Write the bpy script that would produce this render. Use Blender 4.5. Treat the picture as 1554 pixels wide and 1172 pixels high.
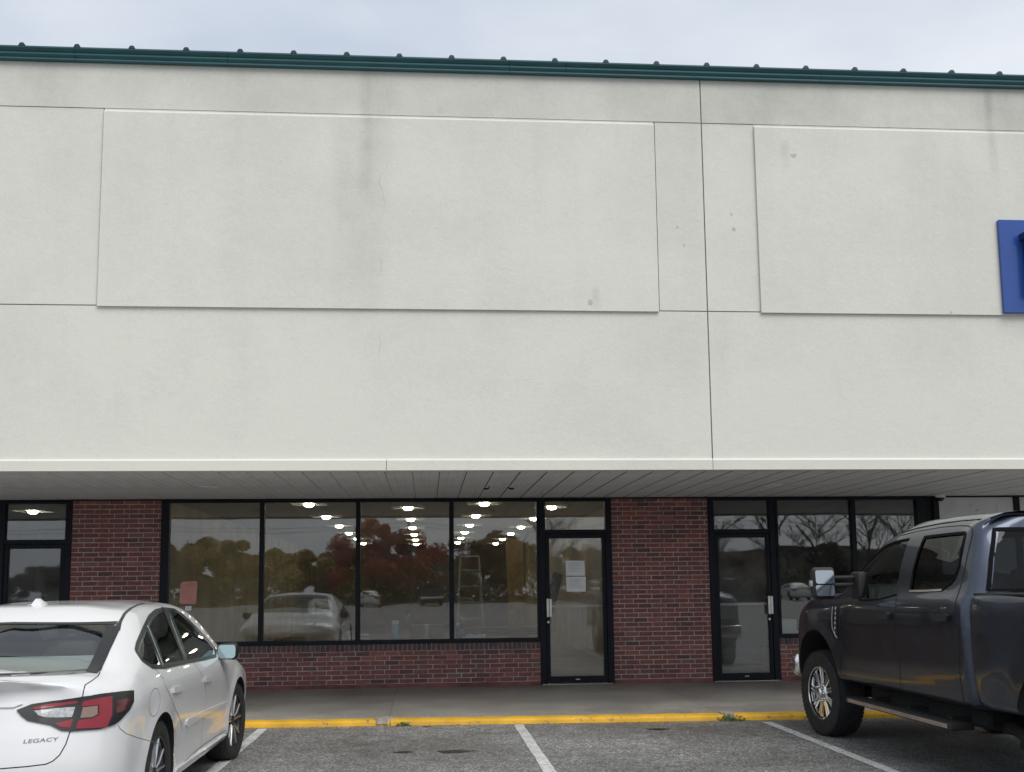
import bpy, bmesh, math, random
from mathutils import Vector, Matrix
from mathutils.bvhtree import BVHTree
from mathutils.geometry import delaunay_2d_cdt
random.seed(7)
for o in list(bpy.data.objects): bpy.data.objects.remove(o, do_unlink=True)
S = bpy.context.scene
C = S.collection
# ------------------------------------------------------------------ camera (fitted from the photo's vanishing points)
F, CX, CY, CAMZ = 1600.0, 777.0, 700.0, 1.49
P_, Y_, R_ = math.radians(6.82), math.radians(4.68), math.radians(-0.644)
cp, sp, cy_, sy_, cr, sr = math.cos(P_), math.sin(P_), math.cos(Y_), math.sin(Y_), math.cos(R_), math.sin(R_)
FW = Vector((sy_*cp, cy_*cp, sp)); rt0 = Vector((cy_, -sy_, 0)); up0 = rt0.cross(FW)
RT = rt0*cr + up0*sr; UP = up0*cr - rt0*sr
EYE = Vector((0, 0, CAMZ))
cam = bpy.data.cameras.new('camera'); camo = bpy.data.objects.new('camera', cam); C.objects.link(camo)
cam.sensor_fit = 'HORIZONTAL'; cam.sensor_width = 36; cam.lens = 36*F/1554
cam.shift_y = (CY-586)/1554; cam.clip_start = .05; cam.clip_end = 1500
camo.matrix_world = Matrix(((RT.x, UP.x, -FW.x, EYE.x), (RT.y, UP.y, -FW.y, EYE.y), (RT.z, UP.z, -FW.z, EYE.z), (0, 0, 0, 1)))
S.camera = camo
S.render.resolution_x = 1024; S.render.resolution_y = 772
# ------------------------------------------------------------------ overcast sky and soft sun
SUN_EL, SUN_AZ = math.radians(52), math.radians(155)      # azimuth clockwise from +Y: behind the camera
w = bpy.data.worlds.new('World'); S.world = w; w.use_nodes = True
nt = w.node_tree; nt.nodes.clear()
wo = nt.nodes.new('ShaderNodeOutputWorld'); bg = nt.nodes.new('ShaderNodeBackground'); bg.inputs[1].default_value = .078
sky = nt.nodes.new('ShaderNodeTexSky'); sky.sky_type = 'NISHITA'; sky.sun_disc = False
sky.sun_elevation = SUN_EL; sky.sun_rotation = SUN_AZ
tc = nt.nodes.new('ShaderNodeTexCoord'); nz = nt.nodes.new('ShaderNodeTexNoise'); mp = nt.nodes.new('ShaderNodeMapping')
mp.inputs['Scale'].default_value = (1, 1, 2.6); nt.links.new(tc.outputs['Generated'], mp.inputs[0]); nt.links.new(mp.outputs[0], nz.inputs[0])
nz.inputs['Scale'].default_value = 3.0; nz.inputs['Detail'].default_value = 5; nz.inputs['Roughness'].default_value = .5
rp = nt.nodes.new('ShaderNodeValToRGB'); nt.links.new(nz.outputs[0], rp.inputs[0])
rp.color_ramp.elements[0].position = .3; rp.color_ramp.elements[0].color = (5.5, 6.15, 7.2, 1)
rp.color_ramp.elements[1].position = .72; rp.color_ramp.elements[1].color = (8.4, 8.7, 9.1, 1)
mx = nt.nodes.new('ShaderNodeMix'); mx.data_type = 'RGBA'; mx.inputs[0].default_value = .9
nt.links.new(sky.outputs[0], mx.inputs[6]); nt.links.new(rp.outputs[0], mx.inputs[7])
nt.links.new(mx.outputs[2], bg.inputs[0]); nt.links.new(bg.outputs[0], wo.inputs[0])
sl = bpy.data.lights.new('sun', 'SUN'); sl.energy = 1.5; sl.angle = math.radians(40); sl.color = (1, .97, .92)
so = bpy.data.objects.new('sun', sl); C.objects.link(so)
sd = Vector((math.sin(SUN_AZ)*math.cos(SUN_EL), math.cos(SUN_AZ)*math.cos(SUN_EL), math.sin(SUN_EL)))
so.rotation_euler = sd.to_track_quat('Z', 'Y').to_euler(); so.location = (0, -10, 30)
S.view_settings.view_transform = 'Standard'; S.view_settings.look = 'None'
S.view_settings.exposure = 0.5; S.view_settings.gamma = 1; S.view_settings.use_curve_mapping = False

# ------------------------------------------------------------------ pixel -> place helpers (a pixel gives a direction, a surface gives the distance)
def ray(px, py): return FW + RT*((px-CX)/F) - UP*((py-CY)/F)
def onY(px, py, Y): d = ray(px, py); return EYE + d*(Y/d.y)
def onZ(px, py, Z): d = ray(px, py); return EYE + d*((Z-CAMZ)/d.z)
def onX(px, py, X): d = ray(px, py); return EYE + d*(X/d.x)

# ------------------------------------------------------------------ materials
def nodes(name):
    m = bpy.data.materials.new(name); m.use_nodes = True; t = m.node_tree
    return m, t, t.nodes['Principled BSDF']
def N(t, k, **kw):
    n = t.nodes.new(k)
    for a, b in kw.items(): setattr(n, a, b)
    return n
def plain(name, col, rough=.5, metal=0, coat=0, var=0, vscale=8, bump=0, bscale=60, spec=.5, rvar=0):
    m, t, b = nodes(name); L = t.links.new
    b.inputs['Base Color'].default_value = (*col, 1); b.inputs['Roughness'].default_value = rough
    b.inputs['Metallic'].default_value = metal; b.inputs['Coat Weight'].default_value = coat; b.inputs['Coat Roughness'].default_value = .03
    b.inputs['Specular IOR Level'].default_value = spec
    if var or rvar:
        c = N(t, 'ShaderNodeTexCoord'); n = N(t, 'ShaderNodeTexNoise'); n.inputs['Scale'].default_value = vscale; n.inputs['Detail'].default_value = 6
        L(c.outputs['Object'], n.inputs[0])
        if var:
            r = N(t, 'ShaderNodeMapRange'); r.inputs[1].default_value = .3; r.inputs[2].default_value = .7; r.inputs[3].default_value = 1-var; r.inputs[4].default_value = 1+var
            L(n.outputs[0], r.inputs[0])
            h = N(t, 'ShaderNodeMix', data_type='RGBA', blend_type='MULTIPLY'); h.inputs[0].default_value = 1; h.inputs[6].default_value = (*col, 1)
            L(r.outputs[0], h.inputs[7]); L(h.outputs[2], b.inputs['Base Color'])
        if rvar:
            r = N(t, 'ShaderNodeMapRange'); r.inputs[1].default_value = .35; r.inputs[2].default_value = .65; r.inputs[3].default_value = rough-rvar; r.inputs[4].default_value = rough+rvar
            L(n.outputs[0], r.inputs[0]); L(r.outputs[0], b.inputs['Roughness'])
    if bump:
        c = N(t, 'ShaderNodeTexCoord'); n = N(t, 'ShaderNodeTexNoise'); n.inputs['Scale'].default_value = bscale; n.inputs['Detail'].default_value = 5
        L(c.outputs['Object'], n.inputs[0]); bp = N(t, 'ShaderNodeBump'); bp.inputs['Strength'].default_value = bump; bp.inputs['Distance'].default_value = .01
        L(n.outputs[0], bp.inputs['Height']); L(bp.outputs[0], b.inputs['Normal'])
    return m
def emis(name, col, s):
    m, t, b = nodes(name); b.inputs['Base Color'].default_value = (*col, 1)
    b.inputs['Emission Color'].default_value = (*col, 1); b.inputs['Emission Strength'].default_value = s; return m
def math_(t, op, a, b=None, clamp=False):
    n = N(t, 'ShaderNodeMath', operation=op); n.use_clamp = clamp
    for i, v in enumerate((a, b)):
        if v is None: continue
        if hasattr(v, 'is_output'): t.links.new(v, n.inputs[i])
        else: n.inputs[i].default_value = v
    return n.outputs[0]

def stucco_mat():
    m, t, b = nodes('stucco'); L = t.links.new
    g = N(t, 'ShaderNodeNewGeometry'); sep = N(t, 'ShaderNodeSeparateXYZ'); L(g.outputs['Position'], sep.inputs[0])
    X, Z = sep.outputs[0], sep.outputs[2]
    def noise(sc, det=5, scl=(1, 1, 1), rough=.55):
        mpp = N(t, 'ShaderNodeMapping'); mpp.inputs['Scale'].default_value = scl; L(g.outputs['Position'], mpp.inputs[0])
        n = N(t, 'ShaderNodeTexNoise'); n.inputs['Scale'].default_value = sc; n.inputs['Detail'].default_value = det; n.inputs['Roughness'].default_value = rough
        L(mpp.outputs[0], n.inputs[0]); return n.outputs[0]
    def rng(v, a, b_, c=0, d=1):
        r = N(t, 'ShaderNodeMapRange'); L(v, r.inputs[0])
        for i, q in enumerate((a, b_, c, d)): r.inputs[1+i].default_value = q
        return r.outputs[0]
    blot = noise(.9, 6); fine = noise(3.5, 8); streakn = noise(2.2, 5, (1, 1, .09))
    # run-off stains with a shape of their own: (x, half width, z bottom, z top, strength)
    dirt = None
    wob = math_(t, 'MULTIPLY', math_(t, 'SUBTRACT', noise(1.7, 4, (1, 1, .6)), .5), .28)
    for (x0, hw, zb, zt, st) in ((-.72, .29, 3.7, 6.75, .15), (-.68, .08, 5.4, 7.36, .17), (-.50, .20, 6.0, 7.36, .08), (6.66, .06, 5.9, 7.36, .19), (4.15, .05, 6.2, 6.55, .16), (2.86, .26, 2.9, 6.75, .06),
                                 (-2.6, .35, 6.8, 7.36, .05), (5.9, .5, 3.0, 6.7, .05), (1.9, .05, 4.55, 4.8, .18), (-4.2, .25, 6.6, 7.36, .10), (3.3, .12, 2.9, 4.5, .06), (-1.9, .2, 2.9, 4.3, .035)):
        dx = math_(t, 'ABSOLUTE', math_(t, 'SUBTRACT', math_(t, 'ADD', X, wob if hw > .1 else math_(t, 'MULTIPLY', wob, .25)), x0))
        a = rng(dx, hw*.35, hw*1.25, 1, 0); c = rng(Z, zb, zb+(zt-zb)*.55, 0, 1); e = rng(Z, zt-.02, zt+.06, 1, 0)
        v = math_(t, 'MULTIPLY', math_(t, 'MULTIPLY', math_(t, 'MULTIPLY', a, c), e), st)
        v = math_(t, 'MULTIPLY', v, rng(fine, .3, .62, .45, 1.1))
        dirt = v if dirt is None else math_(t, 'ADD', dirt, v)
    # weathered band under the roof edge, heavier right of the joint
    band = math_(t, 'MULTIPLY', rng(Z, 6.74, 6.8, 0, 1), rng(blot, .32, .68, .05, .17))
    band = math_(t, 'ADD', band, math_(t, 'MULTIPLY', math_(t, 'MULTIPLY', rng(Z, 6.76, 6.79, 0, 1), rng(X, 3.16, 3.19, 0, 1)), rng(fine, .3, .7, .05, .15)))
    drips = math_(t, 'MULTIPLY', rng(streakn, .5, .74, 0, .09), rng(Z, 3.0, 6.9, .15, 1))
    patch = math_(t, 'ADD', math_(t, 'ADD', rng(blot, .3, .7, -.05, .08), rng(noise(.35, 4, (1, 1, 1.6)), .35, .65, -.03, .06)), rng(Z, 3.0, 7.2, -.015, .05))
    d = math_(t, 'ADD', math_(t, 'ADD', dirt, band), math_(t, 'ADD', drips, patch))
    d = math_(t, 'ADD', d, math_(t, 'MULTIPLY', math_(t, 'SUBTRACT', noise(38, 6), .5), .10))
    d = N(t, 'ShaderNodeClamp'); 
    tot = math_(t, 'ADD', math_(t, 'ADD', math_(t, 'ADD', dirt, band), math_(t, 'ADD', drips, patch)), math_(t, 'ADD', math_(t, 'MULTIPLY', math_(t, 'SUBTRACT', noise(30, 7, (1, 1, 1), .7), .5), .30), math_(t, 'MULTIPLY', math_(t, 'SUBTRACT', noise(6, 6, (1, 1, 1.4)), .5), .10)))
    L(tot, d.inputs[0])
    mixn = N(t, 'ShaderNodeMix', data_type='RGBA'); mixn.inputs[6].default_value = (.722, .716, .64, 1); mixn.inputs[7].default_value = (.26, .26, .245, 1)
    L(d.outputs[0], mixn.inputs[0]); L(mixn.outputs[2], b.inputs['Base Color']); b.inputs['Roughness'].default_value = .92; b.inputs['Specular IOR Level'].default_value = .2
    n1 = noise(60, 7, (1, 1, 1.25), .7); n2 = noise(11, 6, (1, 1, 1.1)); v = math_(t, 'ADD', n1, math_(t, 'MULTIPLY', n2, .9))
    bp = N(t, 'ShaderNodeBump'); bp.inputs['Strength'].default_value = .3; bp.inputs['Distance'].default_value = .011; L(v, bp.inputs['Height']); L(bp.outputs[0], b.inputs['Normal'])
    return m

def brick_mat():
    m, t, b = nodes('brick'); L = t.links.new
    oi = N(t, 'ShaderNodeObjectInfo'); r = N(t, 'ShaderNodeValToRGB'); L(oi.outputs['Random'], r.inputs[0])
    e = r.color_ramp.elements; e[0].color = (.12, .066, .07, 1); e[1].color = (.23, .125, .11, 1); e[0].position = 0
    for p, c in ((.1, (.15, .066, .066)), (.35, (.25, .092, .08)), (.6, (.205, .078, .072)), (.85, (.31, .115, .095)), (.93, (.17, .075, .075))):
        q = e.new(p); q.color = (*c, 1)
    g = N(t, 'ShaderNodeNewGeometry'); n = N(t, 'ShaderNodeTexNoise'); n.inputs['Scale'].default_value = 45; n.inputs['Detail'].default_value = 6; L(g.outputs['Position'], n.inputs[0])
    mr = N(t, 'ShaderNodeMapRange'); mr.inputs[1].default_value = .3; mr.inputs[2].default_value = .7; mr.inputs[3].default_value = .72; mr.inputs[4].default_value = 1.3; L(n.outputs[0], mr.inputs[0])
    h = N(t, 'ShaderNodeMix', data_type='RGBA', blend_type='MULTIPLY'); h.inputs[0].default_value = 1; L(r.outputs[0], h.inputs[6]); L(mr.outputs[0], h.inputs[7])
    # pale efflorescence blotches
    n2 = N(t, 'ShaderNodeTexNoise'); n2.inputs['Scale'].default_value = 3; n2.inputs['Detail'].default_value = 8; L(g.outputs['Position'], n2.inputs[0])
    m2 = N(t, 'ShaderNodeMapRange'); m2.inputs[1].default_value = .56; m2.inputs[2].default_value = .8; m2.inputs[4].default_value = .3; L(n2.outputs[0], m2.inputs[0])
    h2 = N(t, 'ShaderNodeMix', data_type='RGBA'); L(m2.outputs[0], h2.inputs[0]); L(h.outputs[2], h2.inputs[6]); h2.inputs[7].default_value = (.26, .17, .15, 1)
    L(h2.outputs[2], b.inputs['Base Color']); b.inputs['Roughness'].default_value = .82
    bp = N(t, 'ShaderNodeBump'); bp.inputs['Strength'].default_value = .4; bp.inputs['Distance'].default_value = .004; L(n.outputs[0], bp.inputs['Height']); L(bp.outputs[0], b.inputs['Normal'])
    return m

def dark_brick():
    m = M['brick'].copy(); m.name = 'weathered_brick'
    for e in next(n for n in m.node_tree.nodes if n.type == 'VALTORGB').color_ramp.elements: c = e.color; e.color = (c[0]*.42+.02, c[1]*.6+.02, c[2]*.65+.02, 1)
    return m
def asphalt_mat():
    m, t, b = nodes('asphalt'); L = t.links.new
    g = N(t, 'ShaderNodeNewGeometry')
    def tex(k, sc, **kw):
        n = N(t, k); n.inputs['Scale'].default_value = sc; L(g.outputs['Position'], n.inputs[0])
        for a, v in kw.items(): n.inputs[a].default_value = v
        return n
    vor = tex('ShaderNodeTexVoronoi', 75); sp_ = tex('ShaderNodeTexNoise', 130, Detail=3, Roughness=.7); big = tex('ShaderNodeTexNoise', .55, Detail=7); mid = tex('ShaderNodeTexNoise', 5, Detail=6)
    hs = N(t, 'ShaderNodeSeparateColor'); L(vor.outputs['Color'], hs.inputs[0])
    r = N(t, 'ShaderNodeValToRGB'); L(hs.outputs[0], r.inputs[0]); e = r.color_ramp.elements
    e[0].color = (.10, .098, .095, 1); e[1].color = (.46, .45, .43, 1); e[1].position = 1
    q = e.new(.55); q.color = (.165, .162, .155, 1); q = e.new(.85); q.color = (.31, .305, .29, 1)
    r2 = N(t, 'ShaderNodeMapRange'); r2.inputs[1].default_value = .3; r2.inputs[2].default_value = .7; r2.inputs[3].default_value = .62; r2.inputs[4].default_value = 1.25; L(big.outputs[0], r2.inputs[0])
    r3 = N(t, 'ShaderNodeMapRange'); r3.inputs[1].default_value = .3; r3.inputs[2].default_value = .7; r3.inputs[3].default_value = .8; r3.inputs[4].default_value = 1.2; L(mid.outputs[0], r3.inputs[0])
    r4 = N(t, 'ShaderNodeMapRange'); r4.inputs[1].default_value = .3; r4.inputs[2].default_value = .7; r4.inputs[3].default_value = .78; r4.inputs[4].default_value = 1.22; L(sp_.outputs[0], r4.inputs[0])
    k = math_(t, 'MULTIPLY', math_(t, 'MULTIPLY', r2.outputs[0], r3.outputs[0]), r4.outputs[0])
    h = N(t, 'ShaderNodeMix', data_type='RGBA', blend_type='MULTIPLY'); h.inputs[0].default_value = 1; L(r.outputs[0], h.inputs[6]); L(k, h.inputs[7])
    L(h.outputs[2], b.inputs['Base Color'])
    rr = N(t, 'ShaderNodeMapRange'); rr.inputs[1].default_value = .35; rr.inputs[2].default_value = .65; rr.inputs[3].default_value = .42; rr.inputs[4].default_value = .7; L(big.outputs[0], rr.inputs[0]); L(rr.outputs[0], b.inputs['Roughness'])
    bp = N(t, 'ShaderNodeBump'); bp.inputs['Strength'].default_value = .6; bp.inputs['Distance'].default_value = .006; L(hs.outputs[0], bp.inputs['Height']); L(bp.outputs[0], b.inputs['Normal'])
    return m

def worn_paint(name, col, under, lo, hi, sc=14, bump=.3):
    m, t, b = nodes(name); L = t.links.new
    g = N(t, 'ShaderNodeNewGeometry')
    n = N(t, 'ShaderNodeTexNoise'); n.inputs['Scale'].default_value = sc; n.inputs['Detail'].default_value = 9; n.inputs['Roughness'].default_value = .68; L(g.outputs['Position'], n.inputs[0])
    r = N(t, 'ShaderNodeMapRange'); r.inputs[1].default_value = lo; r.inputs[2].default_value = hi; L(n.outputs[0], r.inputs[0])
    n2 = N(t, 'ShaderNodeTexNoise'); n2.inputs['Scale'].default_value = 3; n2.inputs['Detail'].default_value = 6; L(g.outputs['Position'], n2.inputs[0])
    r2 = N(t, 'ShaderNodeMapRange'); r2.inputs[1].default_value = .3; r2.inputs[2].default_value = .7; r2.inputs[3].default_value = .75; r2.inputs[4].default_value = 1.1; L(n2.outputs[0], r2.inputs[0])
    k = N(t, 'ShaderNodeMix', data_type='RGBA', blend_type='MULTIPLY'); k.inputs[0].default_value = 1; k.inputs[6].default_value = (*col, 1); L(r2.outputs[0], k.inputs[7])
    h = N(t, 'ShaderNodeMix', data_type='RGBA'); L(r.outputs[0], h.inputs[0]); L(k.outputs[2], h.inputs[6]); h.inputs[7].default_value = (*under, 1)
    L(h.outputs[2], b.inputs['Base Color']); b.inputs['Roughness'].default_value = .6
    n3 = N(t, 'ShaderNodeTexNoise'); n3.inputs['Scale'].default_value = 90; L(g.outputs['Position'], n3.inputs[0])
    bp = N(t, 'ShaderNodeBump'); bp.inputs['Strength'].default_value = bump; bp.inputs['Distance'].default_value = .006; L(n3.outputs[0], bp.inputs['Height']); L(bp.outputs[0], b.inputs['Normal'])
    return m

def concrete_mat(name, c0, c1, rough=.75):
    m, t, b = nodes(name); L = t.links.new
    g = N(t, 'ShaderNodeNewGeometry')
    n = N(t, 'ShaderNodeTexNoise'); n.inputs['Scale'].default_value = .8; n.inputs['Detail'].default_value = 9; n.inputs['Roughness'].default_value = .6; L(g.outputs['Position'], n.inputs[0])
    n2 = N(t, 'ShaderNodeTexNoise'); n2.inputs['Scale'].default_value = 40; n2.inputs['Detail'].default_value = 5; L(g.outputs['Position'], n2.inputs[0])
    r = N(t, 'ShaderNodeValToRGB'); L(n.outputs[0], r.inputs[0]); r.color_ramp.elements[0].position = .32; r.color_ramp.elements[1].position = .68
    r.color_ramp.elements[0].color = (*c0, 1); r.color_ramp.elements[1].color = (*c1, 1)
    r2 = N(t, 'ShaderNodeMapRange'); r2.inputs[1].default_value = .3; r2.inputs[2].default_value = .7; r2.inputs[3].default_value = .8; r2.inputs[4].default_value = 1.2; L(n2.outputs[0], r2.inputs[0])
    h = N(t, 'ShaderNodeMix', data_type='RGBA', blend_type='MULTIPLY'); h.inputs[0].default_value = 1; L(r.outputs[0], h.inputs[6]); L(r2.outputs[0], h.inputs[7]); L(h.outputs[2], b.inputs['Base Color'])
    rr = N(t, 'ShaderNodeMapRange'); rr.inputs[1].default_value = .3; rr.inputs[2].default_value = .7; rr.inputs[3].default_value = rough-.22; rr.inputs[4].default_value = rough+.1; L(n.outputs[0], rr.inputs[0]); L(rr.outputs[0], b.inputs['Roughness'])
    bp = N(t, 'ShaderNodeBump'); bp.inputs['Strength'].default_value = .25; bp.inputs['Distance'].default_value = .004; L(n2.outputs[0], bp.inputs['Height']); L(bp.outputs[0], b.inputs['Normal'])
    return m

def glass_mat(name, tint, ior=1.6, base=.03, haze=.0, rough=.015):
    m = bpy.data.materials.new(name); m.use_nodes = True; t = m.node_tree; t.nodes.clear(); L = t.links.new
    o = N(t, 'ShaderNodeOutputMaterial'); tr = N(t, 'ShaderNodeBsdfTransparent'); tr.inputs[0].default_value = (*tint, 1)
    gl = N(t, 'ShaderNodeBsdfGlossy'); gl.inputs['Roughness'].default_value = rough
    # faint waviness of old plate glass
    g = N(t, 'ShaderNodeNewGeometry'); n = N(t, 'ShaderNodeTexNoise'); n.inputs['Scale'].default_value = 1.4; n.inputs['Detail'].default_value = 1; L(g.outputs['Position'], n.inputs[0])
    bp = N(t, 'ShaderNodeBump'); bp.inputs['Strength'].default_value = .05; bp.inputs['Distance'].default_value = .02; L(n.outputs[0], bp.inputs['Height']); L(bp.outputs[0], gl.inputs['Normal'])
    vd = N(t, 'ShaderNodeVectorMath', operation='DOT_PRODUCT'); L(g.outputs['Incoming'], vd.inputs[0]); L(g.outputs['Normal'], vd.inputs[1])
    c5 = math_(t, 'POWER', math_(t, 'SUBTRACT', 1.0, math_(t, 'ABSOLUTE', vd.outputs['Value']), True), 5.0)
    f0 = ((ior-1)/(ior+1))**2+base; f = math_(t, 'ADD', math_(t, 'MULTIPLY', c5, 1-f0), f0, True)
    s = N(t, 'ShaderNodeMixShader'); L(f, s.inputs[0]); L(tr.outputs[0], s.inputs[1]); L(gl.outputs[0], s.inputs[2])
    out = s.outputs[0]
    if haze:      # film of dust and smears on the pane
        df = N(t, 'ShaderNodeBsdfDiffuse'); df.inputs[0].default_value = (.5, .5, .48, 1)
        n2 = N(t, 'ShaderNodeTexNoise'); n2.inputs['Scale'].default_value = 2.3; n2.inputs['Detail'].default_value = 8; L(g.outputs['Position'], n2.inputs[0])
        r = N(t, 'ShaderNodeMapRange'); r.inputs[1].default_value = .35; r.inputs[2].default_value = .75; r.inputs[3].default_value = haze*.4; r.inputs[4].default_value = haze*1.8; L(n2.outputs[0], r.inputs[0])
        s2 = N(t, 'ShaderNodeMixShader'); L(r.outputs[0], s2.inputs[0]); L(out, s2.inputs[1]); L(df.outputs[0], s2.inputs[2]); out = s2.outputs[0]
    L(out, o.inputs[0]); return m

def leaf_mat(name, c0, c1):
    m, t, b = nodes(name); L = t.links.new
    g = N(t, 'ShaderNodeNewGeometry'); r = N(t, 'ShaderNodeValToRGB'); L(g.outputs['Random Per Island'], r.inputs[0])
    r.color_ramp.elements[0].color = (*c0, 1); r.color_ramp.elements[1].color = (*c1, 1)
    L(r.outputs[0], b.inputs['Base Color']); b.inputs['Roughness'].default_value = .6; return m

M = {}
M['stucco'] = stucco_mat(); M['brick'] = brick_mat(); M['asphalt'] = asphalt_mat()
M['darkbrick'] = dark_brick()
M['joint'] = plain('dark_joint', (.05, .05, .048), .9)
M['groove'] = plain('grey_sealant', (.20, .20, .185), .9, var=.3, vscale=4)
M['mortar'] = plain('mortar', (.53, .47, .44), .95, var=.25, vscale=6, bump=.5, bscale=120)
M['redpaint'] = plain('red_masonry_paint', (.20, .075, .07), .8, var=.35, vscale=5, bump=.5, bscale=50)
M['green'] = plain('green_metal', (.026, .105, .118), .55, var=.15, vscale=3, rvar=.08)
M['ribmetal'] = plain('dark_green_metal', (.012, .03, .036), .5, var=.15)
M['soffit'] = plain('soffit_vinyl', (.74, .76, .78), .6, var=.08, vscale=2)
M['black'] = plain('black_anodised_frame', (.008, .010, .016), .5, var=.25, vscale=6, rvar=.08, spec=.22)
M['glass'] = glass_mat('shop_glass', (.88, .90, .89), 1.95, .01, .03, .014)
M['glass2'] = glass_mat('door_glass', (.84, .86, .86), 1.9, .01, .11, .02)
M['alu'] = plain('brushed_aluminium', (.62, .60, .56), .35, 1, var=.1)
M['bar'] = plain('painted_bar', (.82, .80, .74), .4)
M['paper'] = plain('white_paper', (.80, .81, .83), .8, var=.04, vscale=10)
M['print'] = plain('grey_print', (.42, .43, .45), .8)
M['pink'] = plain('faded_pink_paper', (.62, .30, .26), .8, var=.08, vscale=6)
M['pinkprint'] = plain('pink_print', (.50, .20, .17), .8)
M['yellow'] = worn_paint('yellow_kerb_paint', (.76, .42, .022), (.13, .12, .10), .57, .68, 16, .5)
M['white_line'] = worn_paint('white_line_paint', (.66, .66, .64), (.12, .12, .115), .5, .68, 26, .6)
M['walk'] = concrete_mat('sidewalk_concrete', (.20, .188, .168), (.35, .33, .295), .62)
M['patch'] = concrete_mat('bare_concrete', (.22, .19, .15), (.40, .36, .29))
M['oil'] = plain('oil_stain', (.028, .026, .025), .5, var=.4, vscale=12)
M['blue'] = plain('blue_sign_face', (.022, .075, .32), .22, var=.08, vscale=2, coat=.3)
M['bluedark'] = plain('blue_letter_return', (.006, .02, .11), .3)
M['signwhite'] = plain('white_acrylic', (.8, .8, .8), .3)
M['whiteboard'] = plain('white_panel', (.66, .65, .66), .5, var=.1, vscale=3)
M['grime'] = plain('grime_spot', (.50, .49, .44), .9)
M['light'] = emis('fluorescent_lens', (1, .91, .68), 26)
M['lightdim'] = plain('light_reflector', (.75, .74, .70), .35)
M['iwall'] = plain('tan_wall', (.42, .35, .24), .9, var=.25, vscale=1.5)
M['iwall2'] = plain('grey_wall', (.13, .13, .125), .9, var=.2, vscale=1.2)
M['iceil'] = plain('ceiling_tile', (.48, .46, .42), .9, var=.1)
M['ifloor'] = plain('bare_floor', (.24, .19, .14), .55, var=.3, vscale=1)
M['plaster'] = plain('dust_grey', (.2, .2, .2), .9)
M['wood'] = plain('raw_plywood', (.32, .21, .10), .7, var=.2, vscale=8)
M['card'] = plain('cardboard', (.36, .22, .11), .85, var=.12, vscale=6)
M['plas_w'] = plain('white_plastic', (.72, .72, .70), .4)
M['plas_b'] = plain('blue_plastic', (.03, .17, .32), .35)
M['plas_lb'] = plain('light_blue_label', (.30, .48, .58), .5, var=.2, vscale=20)
M['steel'] = plain('galvanised', (.40, .41, .42), .5, .6)
M['bark'] = plain('bark', (.06, .05, .042), .95, var=.3, vscale=20, bump=.6, bscale=30)
M['twig'] = plain('twig', (.05, .042, .037), .95)
M['leaf_dark'] = leaf_mat('dark_leaf', (.06, .07, .04), (.17, .17, .09))
M['leaf_olive'] = leaf_mat('olive_leaf', (.30, .25, .09), (.58, .45, .16))
M['leaf_red'] = leaf_mat('red_leaf', (.34, .07, .06), (.60, .15, .10))
M['leaf_rust'] = leaf_mat('rust_leaf', (.14, .08, .05), (.3, .17, .09))
M['weed'] = leaf_mat('weed_leaf', (.05, .10, .02), (.14, .22, .05))
M['grass'] = plain('verge_grass', (.07, .085, .03), .95, var=.3, vscale=2)
M['tan_metal'] = plain('tan_cladding', (.33, .30, .26), .7, var=.1)

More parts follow.
